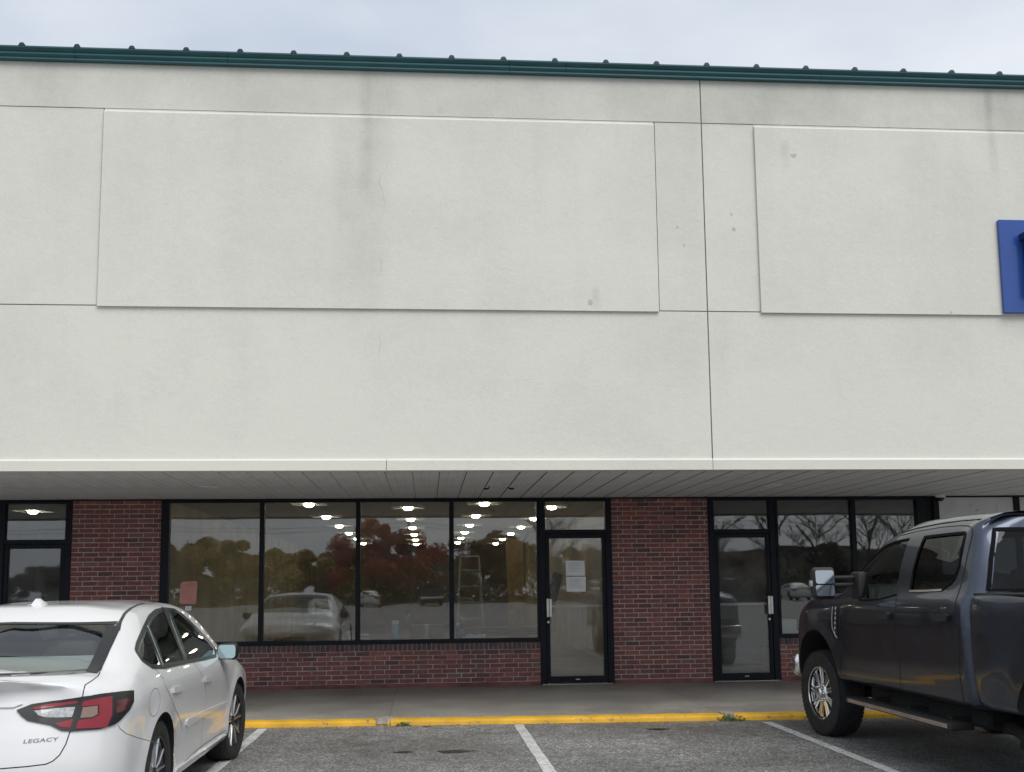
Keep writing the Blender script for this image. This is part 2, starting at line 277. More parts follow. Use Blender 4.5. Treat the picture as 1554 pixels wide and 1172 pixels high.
# ------------------------------------------------------------------ mesh helpers
def mesh_obj(name, verts, faces, mat, parent=None, smooth=False, mats=None, fm=None):
    me = bpy.data.meshes.new(name); me.from_pydata(verts, [], faces); me.update()
    for q in (mats or [mat]): me.materials.append(q)
    if fm: me.polygons.foreach_set('material_index', fm)
    if smooth: me.polygons.foreach_set('use_smooth', [True]*len(me.polygons))
    o = bpy.data.objects.new(name, me); C.objects.link(o)
    if parent: o.parent = parent
    return o
class MB:
    def __init__(s): s.b = bmesh.new()
    def box(s, x0, x1, y0, y1, z0, z1, bev=0, seg=1):
        r = bmesh.ops.create_cube(s.b, size=1); vs = r['verts']
        for v in vs: v.co = Vector(((x0+x1)/2+v.co.x*(x1-x0), (y0+y1)/2+v.co.y*(y1-y0), (z0+z1)/2+v.co.z*(z1-z0)))
        if bev:
            es = list({e for v in vs for e in v.link_edges}); bmesh.ops.bevel(s.b, geom=es, offset=bev, segments=seg, affect='EDGES', profile=.5)
        return s
    def prism(s, prof, axis, a0, a1):        # closed profile extruded along axis 0/1/2
        def P(u, v, a): return (a, u, v) if axis == 0 else ((u, a, v) if axis == 1 else (u, v, a))
        A = [s.b.verts.new(P(u, v, a0)) for u, v in prof]; B = [s.b.verts.new(P(u, v, a1)) for u, v in prof]; n = len(prof)
        for i in range(n): s.b.faces.new((A[i], A[(i+1) % n], B[(i+1) % n], B[i]))
        s.b.faces.new(A[::-1]); s.b.faces.new(B); return s
    def tube(s, pts, r, n=8, r1=None):
        pts = [Vector(p) for p in pts]; rings = []
        for i, p in enumerate(pts):
            d = (pts[min(i+1, len(pts)-1)]-pts[max(i-1, 0)]).normalized(); a = d.orthogonal().normalized(); q = d.cross(a)
            rr = r if r1 is None else r+(r1-r)*i/(len(pts)-1)
            rings.append([s.b.verts.new(p+a*math.cos(2*math.pi*k/n)*rr+q*math.sin(2*math.pi*k/n)*rr) for k in range(n)])
        for A, B in zip(rings, rings[1:]):
            for k in range(n): s.b.faces.new((A[k], A[(k+1) % n], B[(k+1) % n], B[k]))
        s.b.faces.new(rings[0][::-1]); s.b.faces.new(rings[-1]); return s
    def lathe(s, prof, n=32, axis='z', c=(0, 0, 0), cap=True):   # prof: (radius, along)
        c = Vector(c); rings = []
        for r, h in prof:
            ring = []
            for k in range(n):
                a = 2*math.pi*k/n; u, v = math.cos(a)*r, math.sin(a)*r
                ring.append(s.b.verts.new(c+(Vector((u, v, h)) if axis == 'z' else (Vector((h, u, v)) if axis == 'x' else Vector((u, h, v))))))
            rings.append(ring)
        for A, B in zip(rings, rings[1:]):
            for k in range(n): s.b.faces.new((A[k], A[(k+1) % n], B[(k+1) % n], B[k]))
        if cap and prof[0][0] > 1e-5: s.b.faces.new(rings[0][::-1])
        if cap and prof[-1][0] > 1e-5: s.b.faces.new(rings[-1])
        return s
    def quad(s, *p): s.b.faces.new([s.b.verts.new(q) for q in p]); return s
    def build(s, name, mat, parent=None, smooth=None, local=None):
        bmesh.ops.remove_doubles(s.b, verts=s.b.verts, dist=1e-5); bmesh.ops.recalc_face_normals(s.b, faces=s.b.faces)
        me = bpy.data.meshes.new(name); s.b.to_mesh(me); s.b.free(); me.materials.append(mat)
        if smooth is not None:
            me.polygons.foreach_set('use_smooth', [True]*len(me.polygons)); me.set_sharp_from_angle(angle=math.radians(smooth))
        o = bpy.data.objects.new(name, me); C.objects.link(o)
        if parent: o.parent = parent; o.matrix_parent_inverse = parent.matrix_world.inverted() if local is None else Matrix()
        return o
def tag(o, label=None, cat=None, group=None, kind=None):
    if label: o['label'] = label
    if cat: o['category'] = cat
    if group: o['group'] = group
    if kind: o['kind'] = kind
    return o
def thing(name, label, cat, loc=(0, 0, 0), group=None, rz=0):
    o = bpy.data.objects.new(name, None); C.objects.link(o); o.location = loc; o.rotation_euler = (0, 0, rz)
    o.empty_display_size = .1; o.matrix_world = Matrix.Translation(loc) @ Matrix.Rotation(rz, 4, 'Z')
    return tag(o, label, cat, group)
def copy_tree(o, parent=None):
    c = o.copy(); C.objects.link(c)
    if parent: c.parent = parent
    for ch in list(o.children): copy_tree(ch, c)
    return c

# ================================================================== the setting
D = 15.273            # plane of the shop fronts
DF = 11.42            # plane of the stucco fascia
SOF = 2.786
def kerbY(x): return 11.80-.047*(x-1)
def walkZ(y): return .062+(y-11.9)/(D-11.9)*.034
ground = MB().quad((-160, -160, 0), (160, -160, 0), (160, 40, 0), (-160, 40, 0)).build('parking_lot', M['asphalt']); tag(ground, kind='structure')
for i, (x, y1) in enumerate(((-4.5, 11.9), (-1.765, 11.82), (.995, 11.72), (3.69, 11.47), (6.42, 11.4), (-7.2, 11.9))):
    b = MB(); n = 40; rng_ = random.Random(i)
    ls = [(x-.052+rng_.uniform(-.004, .004), y1-(y1-5.9)*k/n) for k in range(n+1)]; rs = [(x+.052+rng_.uniform(-.004, .004), y1-(y1-5.9)*k/n+rng_.uniform(-.01, .01)*(k == 0)) for k in range(n+1)]
    for k in range(n): b.quad((*ls[k], .004), (*ls[k+1], .004), (*rs[k+1], .004), (*rs[k], .004))
    o = b.build('parking_line', M['white_line'], ground)
for k in range(26):
    x = -34+k*2.75; MB().quad((x-.05, -64, .004), (x+.05, -64, .004), (x+.05, -57.5, .004), (x-.05, -57.5, .004)).build('parking_line', M['white_line'], ground)
    if k < 24: MB().quad((x-.05, -30, .004), (x+.05, -30, .004), (x+.05, -19, .004), (x-.05, -19, .004)).build('parking_line', M['white_line'], ground)
# oil drips
def blob(name, x, y, z, rx, ry, mat, parent, seed, n=22, jag=.35):
    r = random.Random(seed); vs = [(x, y, z)]
    for k in range(n):
        a = 2*math.pi*k/n; q = 1+r.uniform(-jag, jag); vs.append((x+math.cos(a)*rx*q, y+math.sin(a)*ry*q, z))
    return mesh_obj(name, vs, [(0, 1+k, 1+(k+1) % n) for k in range(n)], mat, parent)
for i, (px, py, rx, ry) in enumerate(((998, 1107, .10, .06), (612, 1142, .09, .06), (690, 1141, .16, .08), (648, 1103, .05, .03))):
    p = onZ(px, py, 0); blob('oil_stain', p.x, p.y, .0035, rx, ry, M['oil'], ground, i)
# kerb: painted blocks laid end to end along a slightly skewed line
kerb = tag(bpy.data.objects.new('kerb', None), kind='structure'); C.objects.link(kerb); 
KX = [-9.0, -6.2, -3.35, -.40, 3.28, 6.3, 9.4, 12.5]
prof = [(0, -.05), (0, .030), (.008, .046), (.022, .058), (.04, .063), (.155, .066), (.155, -.05)]
for i in range(len(KX)-1):
    x0, x1 = KX[i]+.006, KX[i+1]-.006; b = MB(); n = 26; rr = random.Random(30+i)
    cols = []
    for k in range(n+1):
        x = x0+(x1-x0)*k/n; j = rr.uniform(-.004, .004)
        cols.append([b.b.verts.new((x, kerbY(x)+u+j*(v > 0), v+rr.uniform(-.003, .003)*(v > 0))) for u, v in prof])
    for A, B_ in zip(cols, cols[1:]):
        for q in range(len(prof)): b.b.faces.new((A[q], A[(q+1) % len(prof)], B_[(q+1) % len(prof)], B_[q]))
    b.b.faces.new(cols[0]); b.b.faces.new(cols[-1][::-1]); b.build('kerb_block', M['yellow'], kerb, 40)
# broken kerb joints showing bare concrete
for i, (px, py, s_) in enumerate(((583, 1093, 1), (1103, 1084, .8))):
    p = onZ(px, py, .06); rr = random.Random(60+i); vs, fs = [], []
    n = 14
    for k in range(n):
        a = 2*math.pi*k/n; q = 1+rr.uniform(-.3, .3); vs.append((p.x+math.cos(a)*.11*q*s_, kerbY(p.x)+.10+math.sin(a)*.135*q, .02))
    for k in range(n): v = vs[k]; vs.append((p.x+(v[0]-p.x)*.82, kerbY(p.x)+.10+(v[1]-kerbY(p.x)-.10)*.85, .078+rr.uniform(-.006, .008)))
    vs.append((p.x, kerbY(p.x)+.1, .084))
    for k in range(n): fs += [(k, (k+1) % n, n+(k+1) % n, n+k), (n+k, n+(k+1) % n, 2*n)]
    mesh_obj('broken_joint', vs, fs, M['patch'], kerb)
# sidewalk slabs
walk = tag(bpy.data.objects.new('sidewalk', None), kind='structure'); C.objects.link(walk)
WX = [-9.0, -4.9, -.42, 3.26, 7.4, 12.5]
for i in range(len(WX)-1):
    for j, (fa, fb) in enumerate(((0, .47), (.47, 1))):
        x0, x1 = WX[i]+.002, WX[i+1]-.002; vs = []
        for x in (x0, x1):
            ya, yb = kerbY(x)+.16, D+.12
            for f, e in ((fa, .002), (fb, -.002)):
                y = ya+(yb-ya)*f+e; vs += [(x, y, walkZ(y)-.2), (x, y, walkZ(y))]
        mesh_obj('paving_slab', vs, [(1, 3, 7, 5), (0, 1, 5, 4), (2, 3, 7, 6), (0, 2, 3, 1), (4, 6, 7, 5), (0, 2, 6, 4)], M['walk'], walk)
verge = MB().box(-160, 160, -160, -72, -.2, .12).build('grass_verge', M['grass']); tag(verge, kind='structure')

# ================================================================== the shop building
bld = thing('shop_building', 'long single storey shop row with pale stucco fascia and teal roof edge', 'building', (0, D, 0))
XL, XR = -9.0, 12.5
def panel(name, x0, x1, y0, z0, z1, topch=0, mat=M['stucco']):
    y1 = DF+.12
    if topch: b = MB().prism([(y0, z0), (y1, z0), (y1, z1), (y0+topch, z1), (y0, z1-topch)], 0, x0, x1)
    else: b = MB().box(x0, x1, y0, y1, z0, z1)
    return b.build(name, mat, bld)
MB().box(XL, XR, DF+.014, DF+.5, 2.79, 7.33).build('fascia_backing', M['groove'], bld)
for x0, x1 in ((XL, 3.166), (3.18, XR)):
    panel('stucco_panel', x0, x1, DF, 6.797, 7.345); panel('stucco_panel', x0, x1, DF, 2.86, 4.557)
for x0, x1 in ((XL, -3.545), (2.625, 3.166), (3.18, 3.7865)): panel('stucco_panel', x0, x1, DF, 4.569, 6.786)
for x0, x1 in ((-3.533, 2.611), (3.788, XR)):
    panel('stucco_panel', x0, x1, DF, 4.55, 6.79); panel('raised_panel', x0, x1, DF-.030, 4.548, 6.775, .03)
lipx = [XL, -4.6, -.43, 3.166, 7.2, XR]
for a, b_ in zip(lipx, lipx[1:]): panel('stucco_lip', a+.003, b_-.003, DF-.035, 2.758, 2.885, .02)
# hairline cracks in the raised panel
for pts in (((590, 246), (586, 258), (578, 266), (575, 277), (581, 292), (584, 312)), ((579, 395), (578, 405), (579, 413)), ((576, 505), (577, 522), (575, 540))):
    yy = DF-.0312 if pts[0][1] < 470 else DF-.0012
    ps = [onY(px, py, yy) for px, py in pts]; b = MB()
    for p, q in zip(ps, ps[1:]): b.quad(p+Vector((-.0018, 0, 0)), p+Vector((.0018, 0, 0)), q+Vector((.0018, 0, 0)), q+Vector((-.0018, 0, 0)))
    b.build('crack', M['grime'], bld)
# small mounting scars left by old signs
for i, (px, py, r_) in enumerate(((1028, 345, .012), (1038, 372, .012), (1114, 348, .02), (993, 416, .014), (1204, 236, .03), (896, 458, .03), (1443, 474, .014), (427, 245, .008), (668, 163, .01), (426, 704, .01), (1110, 325, .014))):
    yy = DF-.032 if not 992 < px < 1150 else DF-.002
    p = onY(px, py, yy); blob('scar', 0, 0, 0, r_, r_, M['grime'], None, 80+i, 9, .5)
    o = bpy.data.objects['scar' if i == 0 else 'scar.%03d' % i]; o.parent = bld; o.matrix_parent_inverse = bld.matrix_world.inverted(); o.matrix_world = Matrix.Translation(p) @ Matrix.Rotation(math.pi/2, 4, 'X')
# roof edge trim, roof sheet and standing ribs
gp = [(DF-.045, 7.312), (DF-.06, 7.316), (DF-.06, 7.332), (DF-.05, 7.338), (DF-.078, 7.366), (DF-.078, 7.384), (DF-.066, 7.39), (DF-.11, 7.424), (DF-.11, 7.44), (DF+.2, 7.47), (DF+.2, 7.312)]
gx = [XL, -3.85, -2.2, .95, 1.6, 4.6, 7.4, XR]
for a, b_ in zip(gx, gx[1:]): MB().prism(gp, 0, a+.002, b_-.002).build('roof_trim', M['green'], bld)
MB().prism([(DF-.10, 7.442), (DF+14, 8.165), (DF+14, 8.115), (DF+.25, 7.415)], 0, XL, XR).build('roof', M['ribmetal'], bld)
x = -8.52
while x < XR:
    b = MB(); pr = [(-.036, 0), (-.030, .018), (-.017, .036), (.017, .036), (.030, .018), (.036, 0)]
    A = [b.b.verts.new((x+u, DF-.115, 7.437+v)) for u, v in pr]; B_ = [b.b.verts.new((x+u, DF+13.9, 8.162+v)) for u, v in pr]
    for k in range(6): b.b.faces.new((A[k], A[(k+1) % 6], B_[(k+1) % 6], B_[k]))
    b.b.faces.new(A); b.b.faces.new(B_); b.build('roof_rib', M['ribmetal'], bld); x += .5875
# soffit of ribbed vinyl strips
def soffit_strip():
    b = MB(); wv = .305; n = 3; xs = []
    for k in range(n): u = wv*k/n; xs += [(u+.004, 0), (u+wv/n-.009, 0), (u+wv/n-.007, .004), (u+wv/n-.001, .004)] if k < n-1 else [(u+.004, 0), (u+wv/n-.012, 0), (u+wv/n-.010, .010), (u+wv/n, .010)]
    y0, y1 = DF+.09, D+.06
    low = [b.b.verts.new((u, y0, v)) for u, v in xs]; hi = [b.b.verts.new((u, y1, v)) for u, v in xs]
    for k in range(len(xs)-1): b.b.faces.new((low[k], low[k+1], hi[k+1], hi[k]))
    return b
so0 = soffit_strip().build('soffit_strip', M['soffit'], bld); k = 0; x = XL
mi = bld.matrix_world.inverted()
while x < XR:
    o = so0 if k == 0 else so0.copy()
    if k: C.objects.link(o)
    o.location = (x, 0, SOF+random.uniform(-.0015, .0015)); x += .305; k += 1
MB().box(XL, XR, DF+.13, D+.6, SOF+.05, SOF+.3).build('canopy_deck', M['joint'], bld)
MB().box(XL, XR, DF+.06, DF+.12, SOF-.012, SOF+.03).build('soffit_trim', M['soffit'], bld)
MB().box(XL, XR, D-.02, D+.03, SOF-.022, SOF-.004).build('soffit_trim', M['black'], bld)
# wall above the shop fronts and the rooms behind them
MB().box(XL, XR, D+.06, D+.5, SOF+.31, 7.3).build('upper_wall', M['iwall2'], bld)
rooms = [(-9.0, -4.25, 10, M['iwall2']), (-4.15, 3.35, 25, M['iwall']), (3.45, 7.55, 8, M['iwall2']), (7.75, 12.5, 6, M['iwall2'])]
for x0, x1, dp, wm in rooms:
    y0, y1 = D+.14, D+dp
    MB().box(x0, x1, y0, y1, .02, .10).build('room_floor', M['ifloor'], bld)
    MB().box(x0, x1, y0+.02, y1, 2.95, 3.02).build('room_ceiling', M['iceil'], bld)
    MB().box(x0-.045, x0, y0+.01, y1, .02, 3.05).build('room_wall', wm, bld); MB().box(x1, x1+.045, y0+.01, y1, .02, 3.05).build('room_wall', wm, bld)
    MB().box(x0, x1, y1, y1+.1, .02, 3.05).build('room_wall', wm, bld)

# ------------------------------------------------------------------ brickwork: each brick its own piece
BW, BH, CO, JO = .1915, .0555, .0677, .012
def brick_mesh(seed, wv=BW, hh=BH):
    r = random.Random(seed); b = MB().box(-wv/2, wv/2, 0, .09, -hh/2, hh/2, .0035)
    for v in b.b.verts: v.co += Vector((r.uniform(-.0014, .0014), r.uniform(-.0012, .0012), r.uniform(-.0012, .0012)))
    me = bpy.data.meshes.new('brick'); b.b.to_mesh(me); b.b.free(); me.materials.append(M['brick']); return me
BM = [brick_mesh(i) for i in range(8)]; BR = [brick_mesh(20+i, .0545, .092) for i in range(5)]
for me_ in BR: me_.materials[0] = M['darkbrick']
def put(me, loc, parent, sx=1):
    o = bpy.data.objects.new('brick', me); C.objects.link(o); o.parent = parent
    o.location = Vector(loc)-parent.location; o.scale = (sx, 1, 1); o.rotation_euler = (random.gauss(0, .002), random.gauss(0, .003), random.gauss(0, .004))
def brick_wall(name, label, x0, x1, z0, z1, rowlock=False, skip=1):
    t = thing(name, label, 'wall', ((x0+x1)/2, D, z0))
    ztop = z1
    MB().box(x0+.002, x1-.002, D+.0085, D+.135, z0-.06, z1).build('mortar_bed', M['mortar'], t)
    zb = z0
    if skip:
        b = MB().box(x0, x1, D-.004, D+.02, z0-.03, z0+CO*skip-.006, .004); b.build('painted_base', M['redpaint'], t)
    if rowlock:
        ztop = z1-.098; n = int((x1-x0)/.0677); st = (x1-x0)/n
        for k in range(n): put(random.choice(BR), (x0+st*(k+.5), D-.012+random.uniform(-.002, .002), z1-.046), t)
    nrow = round((ztop-z0)/CO); co = (ztop-z0)/nrow
    for r in range(skip, nrow):
        z = z0+co*(r+.5); x = x0-(.1018 if r % 2 else .03)
        while x < x1-.02:
            a, b_ = max(x, x0), min(x+BW, x1)
            if b_-a > .025: put(random.choice(BM), ((a+b_)/2, D+random.gauss(0, .0012), z+random.gauss(0, .0007)), t, (b_-a)/BW)
            x += BW+JO
    return t
brick_wall('brick_pier', 'dark red brick pier behind the white car roof, left of the wide window', -4.965, -3.742, .09, SOF-.005)
brick_wall('brick_pier', 'dark red brick pier standing between the two glass doors', 2.70, 4.14, .092, SOF-.005)
brick_wall('brick_knee_wall', 'low red brick wall with soldier cap under the wide four pane window', -3.742, 1.632, .09, .705, True)
brick_wall('brick_knee_wall', 'low red brick wall under the window behind the pickup truck', 5.155, 7.69, .094, .705, True)

# ------------------------------------------------------------------ shop windows and doors
FY0, FY1 = D-.006, D+.10           # frame depth
GY = D+.045                        # glass plane
def fr(t, x0, x1, z0, z1, name='frame_bar', y0=FY0, y1=FY1): return MB().box(x0, x1, y0, y1, z0, z1, .003).build(name, M['black'], t)
def pane(t, x0, x1, z0, z1, mat=M['glass'], y=GY):
    rx = random.uniform(-.0016, .0016); rz = random.uniform(-.0016, .0016)
    o = MB().box(-(x1-x0)/2, (x1-x0)/2, -.003, .003, -(z1-z0)/2, (z1-z0)/2).build('pane', mat)
    o.parent = t; o.location = Vector(((x0+x1)/2, y, (z0+z1)/2))-t.location; o.rotation_euler = (rx, 0, rz); return o
def window(label, xs, hw, z0=.705, z1=SOF-.024, outer=(0, 0)):
    t = thing('shop_window', label, 'window', ((xs[0]+xs[-1])/2, D, z0))
    fr(t, xs[0]-outer[0], xs[-1]+outer[1], z0+.002, z0+.062, 'sill'); fr(t, xs[0]-outer[0], xs[-1]+outer[1], z1-.028, z1, 'head')
    for i, x in enumerate(xs):
        a = x-hw if i else x-outer[0]; b_ = x+hw if i < len(xs)-1 else x+outer[1]
        fr(t, a, b_, z0+.062, z1-.028, 'mullion', FY0-.004)
    for a, b_ in zip(xs, xs[1:]): pane(t, a+.01, b_-.01, z0+.045, z1-.01)
    return t
window('wide shop window of four tall panes above the long low brick wall', [-3.66, -2.336, -.976, .361, 1.632], .033, outer=(.08, .0))
window('dark shop window beside the pickup truck cab', [5.16, 6.353, 7.372], .036, outer=(0, .11))
t = window('narrow shop window edge left of the first dark door', [-9.0, -7.4, -5.965], .03, .2, outer=(0, .0))
# dark return post beside the white boards
pt = thing('corner_post', 'black corner post at the end of the window behind the pickup truck', 'post', (7.6, D, .705))
fr(pt, 7.484, 7.60, .71, SOF-.024, 'post_face', D+.03, D+.12); fr(pt, 7.602, 7.69, .71, SOF-.024, 'post_edge', D-.01, D+.12)
wb = thing('white_panel_wall', 'white boarded shop front panels with black strip above the pickup truck roof', 'wall', (9, D, .09))
for a, b_ in ((7.692, 8.868), (8.965, 10.6), (10.66, 12.4)): MB().box(a, b_, D+.02, D+.1, .09, SOF-.024).build('white_board', M['whiteboard'], wb)
for a, b_ in ((8.87, 8.963), (10.602, 10.658)): fr(wb, a, b_, .09, SOF-.024, 'black_strip', D-.004)
for i, (px, py) in enumerate(((1473, 767), (1483, 774), (1494, 781))):
    p = onY(px, py, D+.018); o = blob('bolt_hole', 0, 0, 0, .022, .022, M['grime'], None, 200+i, 9, .4); o.parent = wb; o.matrix_world = Matrix.Translation(p) @ Matrix.Rotation(math.pi/2, 4, 'X')
p0, p1 = onY(1512, 764, D+.018), onY(1513, 783, D+.018); b = MB().quad(p0+Vector((-.004, 0, 0)), p0+Vector((.004, 0, 0)), p1+Vector((.004, 0, 0)), p1+Vector((-.004, 0, 0))); b.build('scratch', M['grime'], wb)

def door(label, x0, x1, zbar, hinge, extra=True):
    """frame x0..x1, leaf inside; hinge = +1 when the handle sits on the left"""
    z0 = .098; zt = SOF-.024
    t = thing('glass_door', label, 'door', ((x0+x1)/2, D, z0))
    jw = .088
    fr(t, x0, x0+jw, z0, zt, 'jamb', FY0-.003); fr(t, x1-jw, x1, z0, zt, 'jamb', FY0-.003)
    fr(t, x0+jw, x1-jw, zt-.03, zt, 'head'); fr(t, x0+jw, x1-jw, zbar, zbar+.06, 'transom_bar')
    pane(t, x0+jw-.01, x1-jw+.01, zbar+.05, zt-.02)
    MB().box(x0+.02, x1-.02, FY0-.02, FY1, z0-.004, z0+.012, .004).build('threshold', M['alu'], t)
    lx0, lx1, lz0, lz1 = x0+jw+.004, x1-jw-.004, z0+.018, zbar-.004
    leaf = MB().box(lx0, lx0+.052, FY0+.012, FY1-.03, lz0, lz1, .003).box(lx1-.052, lx1, FY0+.012, FY1-.03, lz0, lz1, .003)
    leaf = leaf.box(lx0+.052, lx1-.052, FY0+.013, FY1-.031, lz0, lz0+.095, .003).box(lx0+.052, lx1-.052, FY0+.013, FY1-.031, lz1-.06, lz1, .003).build('leaf', M['black'], t)
    g = pane(t, lx0+.045, lx1-.045, lz0+.085, lz1-.05, M['glass2']); g.name = 'leaf_pane'
    hx = lx0+.036 if hinge > 0 else lx1-.036
    h = MB().box(hx-.038, hx-.004, D-.06, D-.035, 1.055, 1.325, .006).box(hx+.002, hx+.036, D-.052, D-.03, 1.06, 1.32, .004).box(hx-.03, hx+.03, D-.035, D+.01, 1.07, 1.09).box(hx-.03, hx+.03, D-.035, D+.01, 1.29, 1.31).build('pull_handle', M['alu'], t)
    MB().lathe([(.0, -.012), (.016, -.012), (.019, 0), (.019, .02)], 14, 'y', (hx-.012, D+.002, .985)).build('lock', M['alu'], t)
    MB().box(lx0+.06, lx1-.056, FY1-.02, FY1+.02, 1.19, 1.225, .004).build('push_bar', M['bar'], t)
    MB().box((lx0+lx1)/2-.03, (lx0+lx1)/2+.03, FY0+.008, FY0+.012, lz0+.045, lz0+.058).build('maker_plate', M['alu'], t)
    return t
door('black framed glass door with two white notices taped on it', 1.634, 2.698, 2.255, 1)
door('black framed glass door without notices, beside the pickup truck nose', 4.142, 5.153, 2.245, -1)
door('black framed dark door left of the brick pier behind the white car', -5.963, -4.967, 2.165, 1)
# notices and stickers
for q, lab in ((((858, 851), (887, 851), (888, 874), (859, 874)), 'upper white paper notice taped on the glass door'), (((859, 875.5), (889, 875.5), (889, 898), (860, 898)), 'lower white paper notice taped on the glass door')):
    y = GY-.016; ps = [onY(a, b_, y) for a, b_ in q]; t = thing('paper_notice', lab, 'notice', ps[3], 'white notices on the glass door')
    b = MB()
    for dy in (0, .0012): b.quad(*[p+Vector((0, dy, 0)) for p in ps])
    b.build('sheet', M['paper'], t); b = MB(); u, v = ps[1]-ps[0], ps[3]-ps[0]; rr = random.Random(int(q[0][1]))
    for k in range(7):
        f = .15+.09*k; a0 = .12+rr.uniform(0, .05); a1 = rr.uniform(.55, .88)
        c0 = ps[0]+v*f+Vector((0, -.0012, 0)); b.quad(c0+u*a0, c0+u*a1, c0+u*a1+v*.022, c0+u*a0+v*.022)
    b.build('print_lines', M['print'], t)
def roundpoly(ps, r=.2):
    out = []
    n = len(ps)
    for i in range(n):
        p, a, c = ps[i], ps[i-1], ps[(i+1) % n]
        for k in range(4): f = k/3; q1 = p+(a-p)*r*(1-f); q2 = p+(c-p)*r*f; out.append(q1+(q2-p))
    return out
ps = [onY(a, b_, GY-.014) for a, b_ in ((274, 883), (300, 882), (297.5, 917), (272, 917))]
t = thing('pink_notice', 'faded pink paper notice stuck on the wide window above the white car', 'notice', ps[3])
pp = roundpoly(ps, .09); b = MB(); b.quad(*pp); b.quad(*[p+Vector((0, .0015, 0)) for p in pp]); b.build('sheet', M['pink'], t)
b = MB(); u, v = ps[1]-ps[0], ps[3]-ps[0]
for k in range(9): c0 = ps[0]+v*(.12+.085*k)+Vector((0, -.0015, 0)); b.quad(c0+u*.14, c0+u*(.86-.12*(k % 3)), c0+u*(.86-.12*(k % 3))+v*.02, c0+u*.14+v*.02)
b.build('print_lines', M['pinkprint'], t)
ps = [onY(a, b_, GY-.014) for a, b_ in ((281, 920), (291, 920), (290, 927), (281, 927))]
t = MB().quad(*ps).quad(*[p+Vector((0, .0015, 0)) for p in ps]).build('sticker', M['paper']); tag(t, 'small white sticker below the pink notice in the wide window', 'sticker')

# ================================================================== cars: shared tools
def cr_spline(ctrl, per):
    """Catmull-Rom (centripetal-like, tangent limited) through control vectors -> dense list"""
    n = len(ctrl); out = []
    seg = [max((ctrl[i+1]-ctrl[i]).length, 1e-6) for i in range(n-1)]
    tan = []
    for i in range(n):
        if i == 0: tan.append((ctrl[1]-ctrl[0])/seg[0])
        elif i == n-1: tan.append((ctrl[-1]-ctrl[-2])/seg[-1])
        else:
            a, b_ = (ctrl[i]-ctrl[i-1])/seg[i-1], (ctrl[i+1]-ctrl[i])/seg[i]
            tan.append((a*seg[i]+b_*seg[i-1])/(seg[i]+seg[i-1]))
    for i in range(n-1):
        h = seg[i]
        for k in range(per[i]):
            s = k/per[i]; s2, s3 = s*s, s*s*s
            out.append(ctrl[i]*(2*s3-3*s2+1)+tan[i]*h*(s3-2*s2+s)+ctrl[i+1]*(-2*s3+3*s2)+tan[i+1]*h*(s3-s2))
    out.append(ctrl[-1].copy()); return out
def loft(stations, per_s, per_r):
    rows = list(zip(*stations))
    dense_rows = [cr_spline(list(r), per_s) for r in rows]
    grid = [cr_spline(list(col), per_r) for col in zip(*dense_rows)]
    return grid            # [station][row]
def grid_to_bm(grid, fn=None):
    b = bmesh.new(); ns, nr = len(grid), len(grid[0])
    for sgn in (1, -1):
        V = [[b.verts.new((max(p.x, 0)*sgn, p.y, p.z)) for p in st] for st in grid]
        for i in range(ns-1):
            for j in range(nr-1):
                f = (V[i][j], V[i+1][j], V[i+1][j+1], V[i][j+1])
                b.faces.new(f if sgn > 0 else f[::-1])
    bmesh.ops.remove_doubles(b, verts=b.verts, dist=2e-4)
    bmesh.ops.dissolve_degenerate(b, edges=b.edges, dist=1e-4)
    bmesh.ops.recalc_face_normals(b, faces=b.faces)
    if fn:
        for v in b.verts: v.co += fn(v.co)
    return b
def bm_mesh(b, name, mats, smooth=35):
    me = bpy.data.meshes.new(name); b.to_mesh(me); b.free()
    for m in mats: me.materials.append(m)
    me.polygons.foreach_set('use_smooth', [True]*len(me.polygons)); me.set_sharp_from_angle(angle=math.radians(smooth)); return me
def cut(me, cutters, smooth=35):
    """boolean difference of a closed mesh with a list of closed meshes; cut faces keep the cutter's material"""
    o = bpy.data.objects.new('tmp', me); C.objects.link(o); cs = []
    for c in cutters:
        q = bpy.data.objects.new('tmpc', c); C.objects.link(q); cs.append(q)
        m = o.modifiers.new('b', 'BOOLEAN'); m.operation = 'DIFFERENCE'; m.object = q; m.solver = 'EXACT'; m.material_mode = 'TRANSFER'
    bpy.context.view_layer.update()
    ev = o.evaluated_get(bpy.context.evaluated_depsgraph_get()); r = bpy.data.meshes.new_from_object(ev)
    r.set_sharp_from_angle(angle=math.radians(smooth))
    for q in cs+[o]: bpy.data.objects.remove(q, do_unlink=True)
    return r
def cyl_mesh(r, x0, x1, y, z, mat, n=48, top=None):
    b = MB().lathe([(r, x0), (r, x1)], n, 'x', (0, y, z)); bmesh.ops.recalc_face_normals(b.b, faces=b.b.faces); me = bpy.data.meshes.new('c'); b.b.to_mesh(me); b.b.free(); me.materials.append(mat); return me
def box_mesh(x0, x1, y0, y1, z0, z1, mat, bev=.02):
    b = MB().box(x0, x1, y0, y1, z0, z1, bev, 2); me = bpy.data.meshes.new('c'); b.b.to_mesh(me); b.b.free(); me.materials.append(mat); return me
def link(name, me, parent):
    o = bpy.data.objects.new(name, me); C.objects.link(o); o.parent = parent; return o

